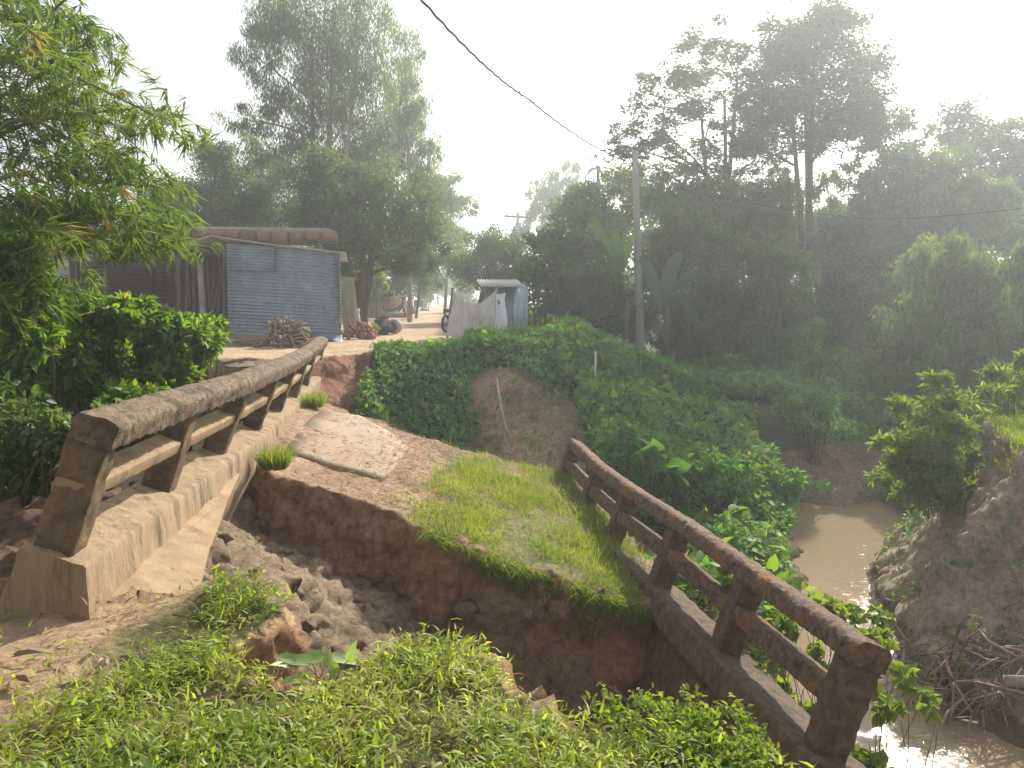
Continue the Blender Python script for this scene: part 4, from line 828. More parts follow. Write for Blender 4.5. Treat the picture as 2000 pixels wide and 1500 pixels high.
m_dark = noise_mat('dark_boards', (.035, .022, .016), (.07, .045, .03), 3, bump=.3, stretch=(1, 1, 6)); m_rust = noise_mat('rust', (.14, .05, .025), (.25, .11, .05), 6, bump=.4)
m_cloth = noise_mat('sack_cloth', (.46, .47, .47), (.60, .61, .60), 3, bump=.25, bscale=90); m_white = noise_mat('white_cloth', (.60, .61, .64), (.75, .75, .76), 3, bump=.15)
m_tarp = noise_mat('cream_tarp', (.50, .47, .33), (.62, .58, .42), 2, bump=.15, c3=(.33, .36, .30), scale3=.8); m_drum = noise_mat('drum_steel', (.34, .29, .22), (.48, .42, .33), 4, bump=.15, c3=(.22, .15, .10), scale3=2)
m_black = noise_mat('dark_iron', (.03, .03, .03), (.07, .065, .06), 6, bump=.3, rough=.6); m_grey = noise_mat('grey_cast', (.22, .20, .18), (.38, .34, .30), 5, bump=.3); m_orange = noise_mat('orange_sheet', (.55, .30, .12), (.65, .38, .18), 3, bump=.1)
m_pole = noise_mat('pole_cement', (.25, .24, .22), (.36, .35, .32), 1.5, bump=.15, stretch=(1, 1, .2))
def corr(a, ux, vy, n_r, amp, nseg=1, off=None):
    """corrugated sheet: ridges run along ux, n_r of them across vy"""
    a = np.asarray(a, float); ux = np.asarray(ux, float); vy = np.asarray(vy, float); nm = unit(np.cross(ux, vy)); m = n_r * 6; V = []
    for s in (0, 1):
        for j in range(m + 1):
            for i in range(nseg + 1):
                V.append(a + ux * i / nseg + vy * j / m + nm * (amp * math.sin(2 * math.pi * j / 6) + (.004 if s else 0)))
    k = nseg + 1; q = (m + 1) * k; Fs = []
    for j in range(m):
        for i in range(nseg):
            b = j * k + i; Fs += [(b, b + 1, b + k + 1, b + k), (q + b, q + b + k, q + b + k + 1, q + b + 1)]
    for j in range(m): Fs += [(j * k, j * k + k, q + j * k + k, q + j * k), (j * k + nseg, q + j * k + nseg, q + j * k + k + nseg, j * k + k + nseg)]
    return V, Fs
def ground_at(x, y, D): p = pix(x, y, D); return np.array([p[0], p[1], Hs(p[0], p[1])])
# --- tin shed
A, B_, Cc, Dd = pix(445, 652, 20.5), pix(666, 664, 20.2), pix(664, 491, 20.2), pix(443, 475, 20.5)
sh = thing('tin_shed', 'open-sided shed with blue-grey corrugated front wall beside the firewood heap', 'shed', (A[0], A[1], ZR)); o0 = np.array(sh.location)
mb = MB(); mb.add(*corr(A, B_ - A, (Dd - A), 27, .021, 6)); V = mb.V[0]; V[:, 2] += 0
fr = ((V - A) @ unit(B_ - A)) / np.linalg.norm(B_ - A); V[:, 2] += fr * ((Cc[2] - B_[2]) - (Dd[2] - A[2])) * np.clip((V[:, 2] - A[2]) / 2.4, 0, 1)
V[:, 1] += .008 * fbm(V, .8, 2, 70); mb.obj('front_wall', m_tin, sh, True)
mb = MB(); a_ = pix(443, 526, 20.42); mb.add(*corr(a_, pix(536, 530, 20.3) - a_, pix(443, 479, 20.42) - a_, 8, .021)); mb.obj('patch_sheet', m_tin, sh, True)
for x_ in (470, 520, 575, 630, 658):
    for y_ in (505, 548, 592, 632):
        c_ = pix(x_ + random.uniform(-3, 3), y_ + random.uniform(-3, 3) + (x_ - 445) * .05, 20.22); mb = MB(); mb.lathe([(0, .018), (.02, .014), (.025, .001)], c_, (0, -1, 0), 7); mb.obj('nail', m_black, sh)
mb = MB(); P0, P1, P2, P3 = pix(590, 655, 20.1), pix(668, 667, 19.9), pix(668, 655, 20.15), pix(590, 648, 20.3); mb.add([P0, P1, P2, P3] + [q + [0, .01, .006] for q in (P0, P1, P2, P3)], [(0, 1, 2, 3), (7, 6, 5, 4), (0, 4, 5, 1), (1, 5, 6, 2), (2, 6, 7, 3), (3, 7, 4, 0)]); mb.obj('flashing', metal('blue_flashing', (.28, .36, .45), (.36, .44, .52), .4, .2), sh)
mb = MB(); mb.add(*corr(B_ + [0, .02, 0], [-.75, 2.6, 0], [0, 0, 2.2], 30, .011)); mb.obj('side_wall', m_tin, sh)
mb = MB(); rp = [pix(366, 474, 20.6), pix(412, 462, 20.5), pix(536, 480, 20.3), pix(676, 495, 20.0)]
for i in range(3):
    a, b_ = rp[i], rp[i + 1]; bk = np.array([-.6, 3.0, -.08]); t_ = np.array([0, 0, .035]); c8 = [a, b_, b_ + bk, a + bk, a + t_, b_ + t_, b_ + bk + t_, a + bk + t_]
    mb.add(c8, [(0, 3, 2, 1), (4, 5, 6, 7), (0, 1, 5, 4), (2, 3, 7, 6), (1, 2, 6, 5), (0, 4, 7, 3)])
mb.obj('roof', m_roof, sh)
for x, y0, y1, D, r_ in [(438, 648, 474, 20.7, .045), (448, 652, 474, 20.75, .03), (380, 640, 478, 22, .035), (362, 640, 478, 21.2, .03), (427, 640, 476, 22.5, .03)]:
    mb = MB(); mb.tube([pix(x, y0, D), pix(x + random.uniform(-3, 3), (y0 + y1) / 2, D), pix(x, y1, D)], r_, 7); mb.obj('post', m_wood, sh, True)
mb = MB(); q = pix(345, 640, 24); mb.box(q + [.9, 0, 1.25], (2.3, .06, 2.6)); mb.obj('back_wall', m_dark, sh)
# --- open lean-to at the left
lt = thing('lean_to', 'dark lean-to with low sheet roof and dim slatted shutters, behind the hedge', 'lean-to', tuple(ground_at(260, 640, 23))); 
mb = MB(); a, b_ = pix(120, 506, 21), pix(372, 480, 20.8); t_ = np.array([0, 0, .03]); bk = np.array([-.5, 3.0, -.05]); mb.add([a, b_, b_ + bk, a + bk, a + t_, b_ + t_, b_ + bk + t_, a + bk + t_], [(0, 3, 2, 1), (4, 5, 6, 7), (0, 1, 5, 4), (2, 3, 7, 6), (1, 2, 6, 5), (0, 4, 7, 3)]); mb.obj('roof', m_roof, lt)
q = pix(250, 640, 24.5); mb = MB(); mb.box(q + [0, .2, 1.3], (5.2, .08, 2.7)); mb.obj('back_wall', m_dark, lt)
for x0, x1 in ((240, 300), (305, 345)):
    mb = MB(); y0, y1 = 525, 610
    for j in range(16): 
        c = (pix(x0, y0 + (y1 - y0) * j / 15, 24.2) + pix(x1, y0 + (y1 - y0) * j / 15, 24.2)) / 2; mb.box(c, ((x1 - x0) / F * 24.2, .03, .055))
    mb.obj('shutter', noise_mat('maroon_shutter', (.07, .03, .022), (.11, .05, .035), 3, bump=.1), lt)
for x, D in ((205, 21.2), (348, 21.2), (150, 22)):
    mb = MB(); mb.tube([pix(x, 640, D), pix(x + 1, 560, D), pix(x, 495, D)], .05, 7); mb.obj('post', m_wood, lt, True)
# bright panel and leaning poles
o = thing('door_panel', 'narrow pale upright panel standing in the dark opening of the shed', 'panel', tuple(ground_at(396, 640, 22.3))); mb = MB(); c = (pix(387, 506, 22) + pix(398, 594, 22)) / 2; mb.box(c, (.17, .03, 1.3)); mb.box(c + [0, .02, -.9], (.16, .02, .6)); mb.obj('panel', m_white, o)
for k, (x0, y0, x1, y1) in enumerate([(402, 600, 396, 500), (408, 600, 404, 502), (378, 600, 374, 500), (416, 610, 432, 512), (424, 612, 436, 516), (412, 610, 420, 510), (370, 600, 366, 505), (352, 600, 350, 510), (442, 600, 430, 520), (345, 560, 338, 500)]):
    m_ = MB(); P, R = limb(pix(x0, y0, 21.6), pix(x1, y1, 21.9), .026, .018, .01, 5); m_.tube(P, R, 6); org = P[0].copy(); oo = link('leaning_pole', m_.mesh('leaning_pole', m_wood, True, org)); oo.location = org; tag(oo, 'thin pale wooden pole leaning upright in the opening of the shed', 'pole', 'poles leaning in the shed opening')
# --- unfinished concrete building
cb = thing('unfinished_building', 'unfinished concrete building, flat roof slab with reddish formwork boards behind the tin shed', 'building', tuple(ground_at(360, 620, 26)))
def slabbox(x0, x1, y0, y1, D0, dep, tilt=0):
    a = pix(x0, y1, D0); b_ = pix(x1, y1 + tilt, D0 - .6); h = (y1 - y0) / F * D0; m_ = MB(); bk = np.array([.4, dep, 0]); t_ = np.array([0, 0, h])
    m_.add([a, b_, b_ + bk, a + bk, a + t_, b_ + t_, b_ + bk + t_, a + bk + t_], [(0, 3, 2, 1), (4, 5, 6, 7), (0, 1, 5, 4), (2, 3, 7, 6), (1, 2, 6, 5), (0, 4, 7, 3)]); return m_
slabbox(95, 640, 438, 448, 26, 7, 8).obj('roof_slab', m_cement, cb)
for k in range(17):
    x_ = 100 + k * 31.4; slabbox(x_, x_ + random.choice((29.5, 30.5, 33)), 448 + k * .35, 466 + random.uniform(-3, 4) + k * .35, 26.15 - .6 * k / 17 + random.uniform(0, .04), .05, .4).obj('formwork_board', (m_plank, m_plank, m_plank2)[k % 3], cb)
slabbox(110, 628, 449, 476, 26.6, .25, 2).obj('beam', m_cement, cb)
for x, w, D in ((118, .28, 23.5), (622, .26, 26), (460, .26, 28), (250, .26, 27)):
    mb = MB(); a = pix(x, 470, D); h = a[2] - ZR + .1; mb.box((a[0], a[1], ZR - .1 + h / 2 + (0 if D > 24 else .1)), (w, w, h + .1)); mb.obj('column', m_cement, cb)
for k in range(22):
    x = random.uniform(130, 615); mb = MB(); a = pix(x, 466, 26.2 + random.uniform(.2, 2)); P, R = limb((a[0] + random.uniform(-.3, .3), a[1], ZR), a, .035, .03, .01, 4); mb.tube(P, R, 6); mb.obj('prop', m_wood, cb, True)
for x in (430, 436, 505, 512, 548, 606, 612, 610, 470, 380):
    mb = MB(); a = pix(x, 441, 26.6); mb.tube([a, a + [random.uniform(-.02, .02), 0, .2], a + [random.uniform(-.05, .05), 0, .38]], .008, 4); mb.obj('rebar', m_rust, cb)
for k in range(9):
    x = 480 + k * 16; mb = MB(); a = pix(x, 452, 26.0); mb.box(a + [0, -.04, -.18], (.07, .04, .42 + .12 * random.random())); mb.obj('batten', m_plank, cb)
# --- tent tarp
tt = thing('tarpaulin_shelter', 'cream tarpaulin hung from a bar beyond the right end of the tin wall', 'tarpaulin', tuple(ground_at(690, 640, 24)))
V = []; nu, nv = 16, 14
tl, tr, br, bl = pix(655, 534, 24.5), pix(691, 541, 23.6), pix(703, 640, 23.3), pix(672, 650, 24.0)
for j in range(nv + 1):
    for i in range(nu + 1):
        u_, v_ = i / nu, j / nv; p = (tl * (1 - u_) + tr * u_) * (1 - v_) + (bl * (1 - u_) + br * u_) * v_; p = p + np.array([.02, -.09, 0]) * math.sin(u_ * 17 + v_) * v_ + [0, 0, -.04 * math.sin(math.pi * u_) * (1 - v_)]; V.append(p)
Fs = [(j * (nu + 1) + i, j * (nu + 1) + i + 1, (j + 1) * (nu + 1) + i + 1, (j + 1) * (nu + 1) + i) for j in range(nv) for i in range(nu)]
mb = MB(); mb.add(V, Fs); bk = [np.array(p) for p in V[::nu + 1]]
mb.obj('cloth', m_tarp, tt, True)
mb = MB(); V2 = []
for j in range(nv + 1):
    for i in range(9):
        p = V[j * (nu + 1) + nu] + np.array([-.42 * i / 8, 1.7 * i / 8, -.05 * i / 8]); V2.append(p + [.05 * math.sin(i * 1.7 + j * .3) * j / nv, 0, 0])
mb.add(V2, [(j * 9 + i, j * 9 + i + 1, (j + 1) * 9 + i + 1, (j + 1) * 9 + i) for j in range(nv) for i in range(8)]); mb.obj('cloth_flap', m_tarp, tt, True)
mb = MB(); mb.tube([pix(645, 532, 24.6), pix(692, 540, 23.6)], .03, 6); mb.obj('bar', m_wood, tt, True)
mb = MB(); mb.tube([pix(704, 642, 23.2), pix(700, 610, 23.2)], [.035, .03], 7); mb.tube([pix(700, 610, 23.2), pix(699, 603, 23.2)], [.06, .05], 7); mb.obj('peg_post', m_white, tt, True)
# --- firewood
m_fire = noise_mat('firewood', (.16, .10, .07), (.40, .29, .21), 3, bump=.5, stretch=(3, 3, .6)); m_chunk = noise_mat('fresh_chunks', (.20, .09, .05), (.42, .25, .16), 4, bump=.4)
def heap(n, cx, cy, D, wpx, hpx, L, r, name, lab, cat, grp, mat):
    g = ground_at(cx, cy, D); W = wpx / F * D / 2; Hh = hpx / F * D
    for k in range(n):
        t = random.random(); lvl = random.random() ** 1.3; x = random.uniform(-1, 1) * W * (1 - .45 * lvl); z = Hh * lvl * (1 - .35 * abs(x) / W); yy = random.uniform(-.30, .30) * (1 - lvl * .7)
        a = random.uniform(0, math.pi); e = random.gauss(0, .45); d = np.array([math.cos(a) * math.cos(e), math.sin(a) * math.cos(e), math.sin(e)]); l = L * random.uniform(.6, 1.3); c = g + [x, yy, max(z, r) + .01]
        c[2] = max(c[2], g[2] + abs(d[2]) * l / 2 + r * .8)
        m_ = MB(); P = np.array([c - d * l / 2, c + rng.normal(size=3) * .012, c + d * l / 2]); m_.tube(P, [r * random.uniform(.6, 1), r, r * random.uniform(.4, .9)], random.choice((4, 5, 6)))
        o = link(name, m_.mesh(name, mat, False, c)); o.location = c; tag(o, lab, cat, grp)
heap(120, 560, 676, 17.6, 106, 56, .36, .029, 'firewood_stick', 'thin split firewood stick in the heap in front of the tin wall', 'firewood', 'firewood heaped by the tin wall', m_fire)
heap(60, 703, 657, 21.3, 76, 32, .19, .06, 'wood_chunk', 'short chopped wood chunk in the low reddish heap below the cream tarpaulin', 'wood chunk', 'wood chunks heaped by the tarpaulin', m_chunk)
# dry brush beside firewood
mb = MB(); g = ground_at(480, 672, 17.9)
for k in range(240):
    a = g + [random.gauss(0, .38), random.gauss(0, .16), .0]; mb.tube([a, a + [random.uniform(-.12, .12), random.uniform(-.05, .05), random.uniform(.04, .14)], a + [random.uniform(-.28, .28), random.uniform(-.1, .1), random.uniform(.05, .22)]], .005, 3, False)
tag(mb.obj('dry_brush', noise_mat('straw', (.28, .19, .10), (.42, .31, .18), 6, bump=0)), 'dry straw and brush lying left of the firewood heap', 'brush', kind='stuff')
shrub('yellow_seedling', 'small yellow-green plant between the chopped wood and the old engine', 'plant', (730, 655), 23, [(730, 640, 10, 10)], 'lime', .10, .05, 1.2, stems=4, dd=.05)
# --- old engine
D = 24.3; g = ground_at(757, 650, D); en = thing('old_engine', 'dismantled old engine with rounded pale casing standing on the dirt road', 'engine', tuple(g)); px_ = D / F
mb = MB(); mb.box(g + [-.20, 0, .25], (.36, .42, .38)); mb.box(g + [-.20, 0, .04], (.42, .46, .07)); mb.obj('block', m_black, en)
mb = MB(); mb.lathe([(-.16, .04), (-.16, .20), (-.10, .235), (.10, .235), (.16, .20), (.16, .04)], g + [.22, -.02, .25], (.25, 1, 0), 22); mb.obj('casing', m_grey, en, True)
mb = MB(); mb.lathe([(-.20, .10), (-.20, .15), (-.17, .17), (-.14, .15), (-.14, .10)], g + [.20, -.03, .23], (.25, 1, 0), 20); mb.obj('flywheel', m_black, en, True)
mb = MB(); mb.lathe([(-.10, .02), (-.10, .13), (-.05, .16), (.06, .16), (.1, .1)], g + [.02, -.12, .33], (0, 1, .1), 16); mb.obj('housing', m_grey, en, True)
mb = MB(); mb.box(g + [.02, -.20, .16], (.12, .08, .22)); mb.obj('grille', m_black, en)
for k in range(5):
    mb = MB(); mb.box(g + [-.22 + .05 * k, random.uniform(-.1, .1), .46 + .025 * k], (.40 - .05 * k, .30, .02), [[1, 0, random.uniform(-.15, .15)], [0, 1, 0], [0, 0, 1]]); mb.obj('loose_plate', m_rust if k % 2 else m_grey, en)
mb = MB(); mb.tube([g + [-.25, -.1, .5], g + [-.12, -.15, .6], g + [.05, -.1, .58]], .015, 6); mb.obj('pipe', m_grey, en, True)
# --- concrete mixer
D = 47; g = ground_at(764, 617, D); q = D / F; mx_ = thing('concrete_mixer', 'concrete mixer with pale drum tilted up, standing beside the dirt road', 'concrete mixer', tuple(g))
dc = g + [0, 0, 33 * q * .9]; ax = unit(np.array([-.10, -.68, .72])); R_ = 21 * q
mb = MB(); mb.lathe([(-.75 * R_, .35 * R_), (-.72 * R_, .62 * R_), (-.35 * R_, .98 * R_), (0, 1.0 * R_), (.30 * R_, .94 * R_), (.95 * R_, .50 * R_), (1.02 * R_, .52 * R_), (1.0 * R_, .46 * R_), (.3 * R_, .85 * R_)], dc, ax, 28); mb.obj('drum', m_drum, mx_, True)
mb = MB(); mb.lathe([(.90 * R_, .49 * R_), (.2 * R_, .8 * R_), (-.3 * R_, .7 * R_), (-.3 * R_, .01)], dc, ax, 24); mb.obj('drum_mouth_shade', m_black, mx_, True)  # black inner shell added as the shade inside the drum
mb = MB(); mb.lathe([(-.75 * R_, .02), (-.78 * R_, .4 * R_), (-.72 * R_, .66 * R_), (-.38 * R_, 1.02 * R_), (-.34 * R_, 1.02 * R_)], dc, ax, 28); mb.obj('drum_base', m_rust, mx_, True)
mb = MB(); mb.lathe([(-.12 * R_, 1.0 * R_), (-.12 * R_, 1.08 * R_), (.0, 1.08 * R_), (.0, 1.0 * R_)], dc, ax, 28); mb.obj('ring_gear', m_black, mx_, True)
for s in (-1, 1):
    mb = MB(); t0_ = g + [s * 1.18 * R_, 0, 0]; mb.box(t0_ + [s * .05, 0, 19 * q], (4.2 * q, .25, 38 * q)); mb.obj('frame_leg', m_grey, mx_)
    mb = MB(); mb.tube([g + [s * .95 * R_, -.3, .1], g + [s * .8 * R_, -.35, 10 * q], g + [s * 1.1 * R_, -.1, 22 * q]], .05, 6); mb.obj('yoke', m_rust, mx_, True)
    mb = MB(); mb.lathe([(-.08, .05), (-.08, 8 * q), (0, 9 * q), (.08, 8 * q), (.08, .05)], g + [s * 1.35 * R_, -.3, 9 * q], (1, .1, 0), 20); mb.obj('wheel', m_black, mx_, True)
mb = MB(); mb.lathe([(-30 * q, 0), (-30 * q, 5.5 * q), (30 * q, 5.5 * q), (30 * q, 0)], g + [2 * q, -1.2, 5.4 * q], (1, -.12, 0), 18); pz_ = mb
o = thing('concrete_pipe', 'dark pipe lying on the ground in front of the concrete mixer', 'pipe', tuple(g + [2 * q, -1.2, 0])); mb.obj('pipe', m_pole, o, True)
mb = MB(); mb.lathe([(0, 3 * q), (0, 6.2 * q), (.12, 6.2 * q), (.12, 3 * q), (0, 3 * q)], g + [32 * q, -1.28, 5.6 * q], (1, -.12, 0), 18); mb.obj('collar', m_rust, o, True)
def simple(name, lab, cat, base, parts):
    o = thing(name, lab, cat, tuple(base))
    for nm, fn, mat in parts:
        m_ = MB(); fn(m_); m_.obj(nm, mat, o, True if mat in (m_white,) else False)
    return o
g = ground_at(728, 612, 45); simple('sheet_stack', 'grey upright sheets leaning together left of the concrete mixer', 'metal sheet', g, [('sheet', lambda m: m.add(*corr(g + [-.35, 0, 0], [.25, .15, .95], [.75, 0, .0], 6, .02)), m_grey), ('prop', lambda m: m.tube([g + [.3, .5, 0], g + [.2, .1, .9]], .03, 5), m_wood)])
g2 = ground_at(783, 610, 49); simple('orange_sheet', 'small orange sheet propped upright right behind the mixer drum', 'sheet', g2, [('sheet', lambda m: m.add(*corr(g2 + [-.1, 0, .55], [.05, 0, .75], [.42, .1, 0], 4, .02)), m_orange), ('prop', lambda m: m.tube([g2 + [.1, .3, 0], g2 + [.1, .05, 1.1]], .03, 5), m_wood)])
g3 = ground_at(800, 607, 56)
def bund(m):
    V = []; 
    for j in range(9):
        for i in range(10):
            a = 2 * math.pi * i / 10; r = (.42 - .03 * j + .06 * math.sin(a * 3 + j)) * (1 if j < 7 else .75); V.append(g3 + [r * math.cos(a), r * math.sin(a) * .6, j * .15])
    m.add(V, [(j * 10 + i, j * 10 + (i + 1) % 10, (j + 1) * 10 + (i + 1) % 10, (j + 1) * 10 + i) for j in range(8) for i in range(10)] + [tuple(80 + i for i in range(10))])
simple('covered_stack', 'dark bluish tarpaulin bundle tied upright at the roadside right of the mixer', 'tarpaulin bundle', g3, [('cover', bund, noise_mat('blue_cover', (.10, .10, .14), (.18, .18, .24), 2, bump=.5)), ('stake', lambda m: m.tube([g3 + [-.45, -.1, 0], g3 + [-.42, -.1, 1.5]], .04, 5), m_wood)])
for x in (787, 792, 797):
    gg = ground_at(x, 611, 50); m_ = MB(); m_.tube([gg - [0, 0, .1], gg + [.02, 0, .7], gg + [.03, 0, 1.25]], [.07, .06, .05], 6); oo = link('fence_post', m_.mesh('fence_post', m_pole, True, gg)); oo.location = gg; tag(oo, 'short grey stake beside the tarpaulin bundle and the mixer', 'post', 'short stakes by the mixer')
g4 = ground_at(818, 592, 72); simple('roadside_kiosk', 'small dark box-shaped roadside kiosk with a pale top edge on short legs', 'kiosk', g4, [('body', lambda m: m.box(g4 + [0, 0, .68], (.85, .7, .65)), m_dark), ('top', lambda m: m.box(g4 + [0, -.05, 1.03], (1.05, .9, .05)), m_white)] + [('leg', (lambda a, b: lambda m: m.box(g4 + [a, b, .18], (.07, .07, .36)))(a, b), m_wood) for a in (-.38, .38) for b in (-.3, .3)])
g5 = ground_at(829, 596, 72); simple('signpost', 'thin dark roadside post with a crosspiece set in a pile of stones', 'post', g5, [('post', lambda m: m.tube([g5, g5 + [0, 0, 1.7]], .04, 6), m_black), ('crosspiece', lambda m: m.box(g5 + [0, 0, 1.6], (.5, .1, .12)), m_black), ('stones', lambda m: [m.lathe([(0, .01), (0, .28), (.18, .2), (.28, .02)], g5 + [.22 * math.cos(i), .2 * math.sin(i), 0], (0, .1, 1), 7) for i in range(6)], m_grey)])
# person far down the road
def person():
    D = 118; g = ground_at(855, 596, D); root = thing('person', 'tiny distant person in dark clothes walking on the road, one arm bent', 'person', tuple(g))
    js = {'pel': (0, 0, .92), 'che': (0, .02, 1.35), 'nec': (0, .02, 1.50), 'hea': (0, 0, 1.64), 'lk': (-.10, -.06, .5), 'lf': (-.12, .05, .06), 'lt': (-.12, -.12, .04), 'rk': (.11, .05, .5), 'rf': (.14, .2, .07), 'rt': (.14, .05, .04), 'ls': (-.19, .02, 1.42), 'le': (-.26, .05, 1.14), 'lh': (-.22, -.1, .92), 'rs': (.19, .02, 1.42), 're': (.30, 0, 1.16), 'rh': (.40, -.18, 1.12)}
    rr = {'pel': .14, 'che': .16, 'nec': .06, 'hea': .10, 'lk': .065, 'lf': .045, 'lt': .04, 'rk': .065, 'rf': .045, 'rt': .04, 'ls': .065, 'le': .045, 'lh': .035, 'rs': .065, 're': .045, 'rh': .035}
    ks = list(js); E_ = [('pel', 'che'), ('che', 'nec'), ('nec', 'hea'), ('pel', 'lk'), ('lk', 'lf'), ('lf', 'lt'), ('pel', 'rk'), ('rk', 'rf'), ('rf', 'rt'), ('che', 'ls'), ('ls', 'le'), ('le', 'lh'), ('che', 'rs'), ('rs', 're'), ('re', 'rh')]
    me = bpy.data.meshes.new('body'); me.from_pydata([js[k] for k in ks], [(ks.index(a), ks.index(b)) for a, b in E_], []); me.materials.append(noise_mat('dark_clothes', (.03, .03, .04), (.06, .05, .06), 3, bump=0))
    o = link('body', me, root); md = o.modifiers.new('skin', 'SKIN'); 
    for i, k in enumerate(ks): me.skin_vertices[0].data[i].radius = (rr[k], rr[k])
    me.skin_vertices[0].data[0].use_root = True; o.modifiers.new('sub', 'SUBSURF').levels = 1; o.modifiers['sub'].render_levels = 1
    mb = MB(); mb.lathe([(-.02, .105), (.05, .11), (.10, .07), (.12, .01)], g + [0, 0, 1.64], (0, 0, 1), 12); mb.obj('hair', m_black, root, True)
person()
# --- outhouse
Wd = 22.3; bl_, br_ = pix(945, 668, Wd), pix(1005, 668, 21.7); bR = pix(1030, 662, 23.3); g = np.array([bl_[0], bl_[1], br_[2]]); H_ = 102 / F * 22
oh = thing('outhouse', 'small pale corrugated outhouse with a flat overhanging roof beside the cloth screen', 'outhouse', (br_[0], br_[1], Hs(br_[0], br_[1])))
z0 = br_[2] - .35; h_ = pix(1005, 560, 21.7)[2] - z0
a = np.array([bl_[0], bl_[1], z0]); b_ = np.array([br_[0], br_[1], z0]); c_ = np.array([bR[0], bR[1], z0])
mb = MB(); mb.add(*corr(a, [0, 0, h_], b_ - a, 10, .012)); mb.obj('front_wall', m_tin2, oh)
mb = MB(); mb.add(*corr(b_ + [.01, 0, 0], [0, 0, h_], c_ - b_, 12, .012)); mb.obj('side_wall', m_tin2, oh)
mb = MB(); mb.add(*corr(a + (c_ - b_), [0, 0, h_], b_ - a, 10, .012)); mb.obj('back_wall', m_tin2, oh)
mb = MB(); mb.add(*corr(a - [.01, 0, 0], [0, 0, h_], c_ - b_, 12, .012)); mb.obj('far_side_wall', m_tin2, oh)
mb = MB(); r0 = pix(940, 560, 21.2); r1 = pix(1026, 560, 21.2); mb.add(*corr(r0, pix(930, 546, 23.2) - r0, r1 - r0, 14, .022)); V = mb.V[0]; mb.obj('roof', m_roof, oh)
mb = MB(); mb.tube([b_, b_ + [0, 0, h_]], .02, 6); mb.obj('corner_post', m_roof, oh)
# cloth screen
def cloth(name, parent, tlp, trp, brp, blp, sag, mat, folds=.03, nu=26, nv=18, thick=.004):
    V = []
    for s in (0, 1):
        for j in range(nv + 1):
            for i in range(nu + 1):
                u_, v_ = i / nu, j / nv; p = (tlp * (1 - u_) + trp * u_) * (1 - v_) + (blp * (1 - u_) + brp * u_) * v_
                p = p + [0, folds * math.sin(u_ * 9 + 3 * v_) + folds * .8 * math.sin(v_ * 7 - u_ * 5) + s * thick, -sag * math.sin(math.pi * u_) ** 1 * (1 - v_) ** 1.2]; V.append(p)
    q = (nu + 1) * (nv + 1); Fs = [f for j in range(nv) for i in range(nu) for b in [j * (nu + 1) + i] for f in ((b, b + 1, b + nu + 2, b + nu + 1), (q + b, q + b + nu + 1, q + b + nu + 2, q + b + 1))]
    mb = MB(); mb.add(V, Fs); return mb.obj(name, mat, parent, True)
tl, tr, br, bl = pix(884, 567, 21.8), pix(968, 567, 20.0), pix(967, 676, 20.0), pix(872, 655, 21.8)
cs = thing('cloth_screen', 'sagging grey sackcloth screen hung between two poles in front of the outhouse', 'cloth screen', (bl[0], bl[1], Hs(bl[0], bl[1])))
cloth('cloth', cs, tl, tr, br, bl, .38, m_cloth, .045)
mb = MB(); mb.tube([bl + [0, .03, -.3], (bl + tl) / 2 + [0, .03, 0], tl + [0, .03, .06]], .03, 7); mb.box(tl + [0, .03, .06], (.14, .05, .03)); mb.obj('pole', noise_mat('purple_grey_pole', (.16, .13, .18), (.24, .20, .26), 3, bump=.1), cs, True)
mb = MB(); mb.tube([br + [.02, .03, -.4], tr + [.02, .03, .06]], .03, 7); mb.obj('pole', m_pole, cs, True)
wc = thing('white_cloth', 'torn white cloth draped narrow beside the right pole of the screen', 'cloth', (br[0] + .1, br[1], Hs(br[0], br[1])))
V = []; pts = [(969, 575, 988, 572), (969, 585, 984, 590), (969, 600, 986, 585), (968, 625, 991, 625), (967, 650, 990, 660), (967, 678, 989, 684)]
for a1, b1, c1, d1 in pts:
    for i in range(7):
        t_ = i / 6; V.append(pix(a1, b1, 19.9) * (1 - t_) + pix(c1, d1, 20.3) * t_ + [0, .03 * math.sin(i * 1.6 + b1 * .03), 0])
mb = MB(); mb.add(V, [(j * 7 + i, j * 7 + i + 1, j * 7 + i + 8, j * 7 + i + 7) for j in range(5) for i in range(6) if not (j == 1 and i in (1, 2))]); mb.obj('cloth', m_white, wc, True)
mb = MB(); mb.tube([pix(989, 690, 20.4), pix(987, 568, 20.4)], .014, 6); mb.obj('stake', m_wood, wc)
c = pix(1000, 664, 20.6); rb = thing('red_box', 'rusty red-brown box on the weeds at the foot of the outhouse', 'box', tuple(c - [0, 0, .12])); mb = MB(); mb.box(c, (.25, .22, .2)); mb.obj('box', m_rust, rb); mb = MB(); mb.box(c + [0, 0, .11], (.27, .24, .025)); mb.obj('lid', m_rust, rb)
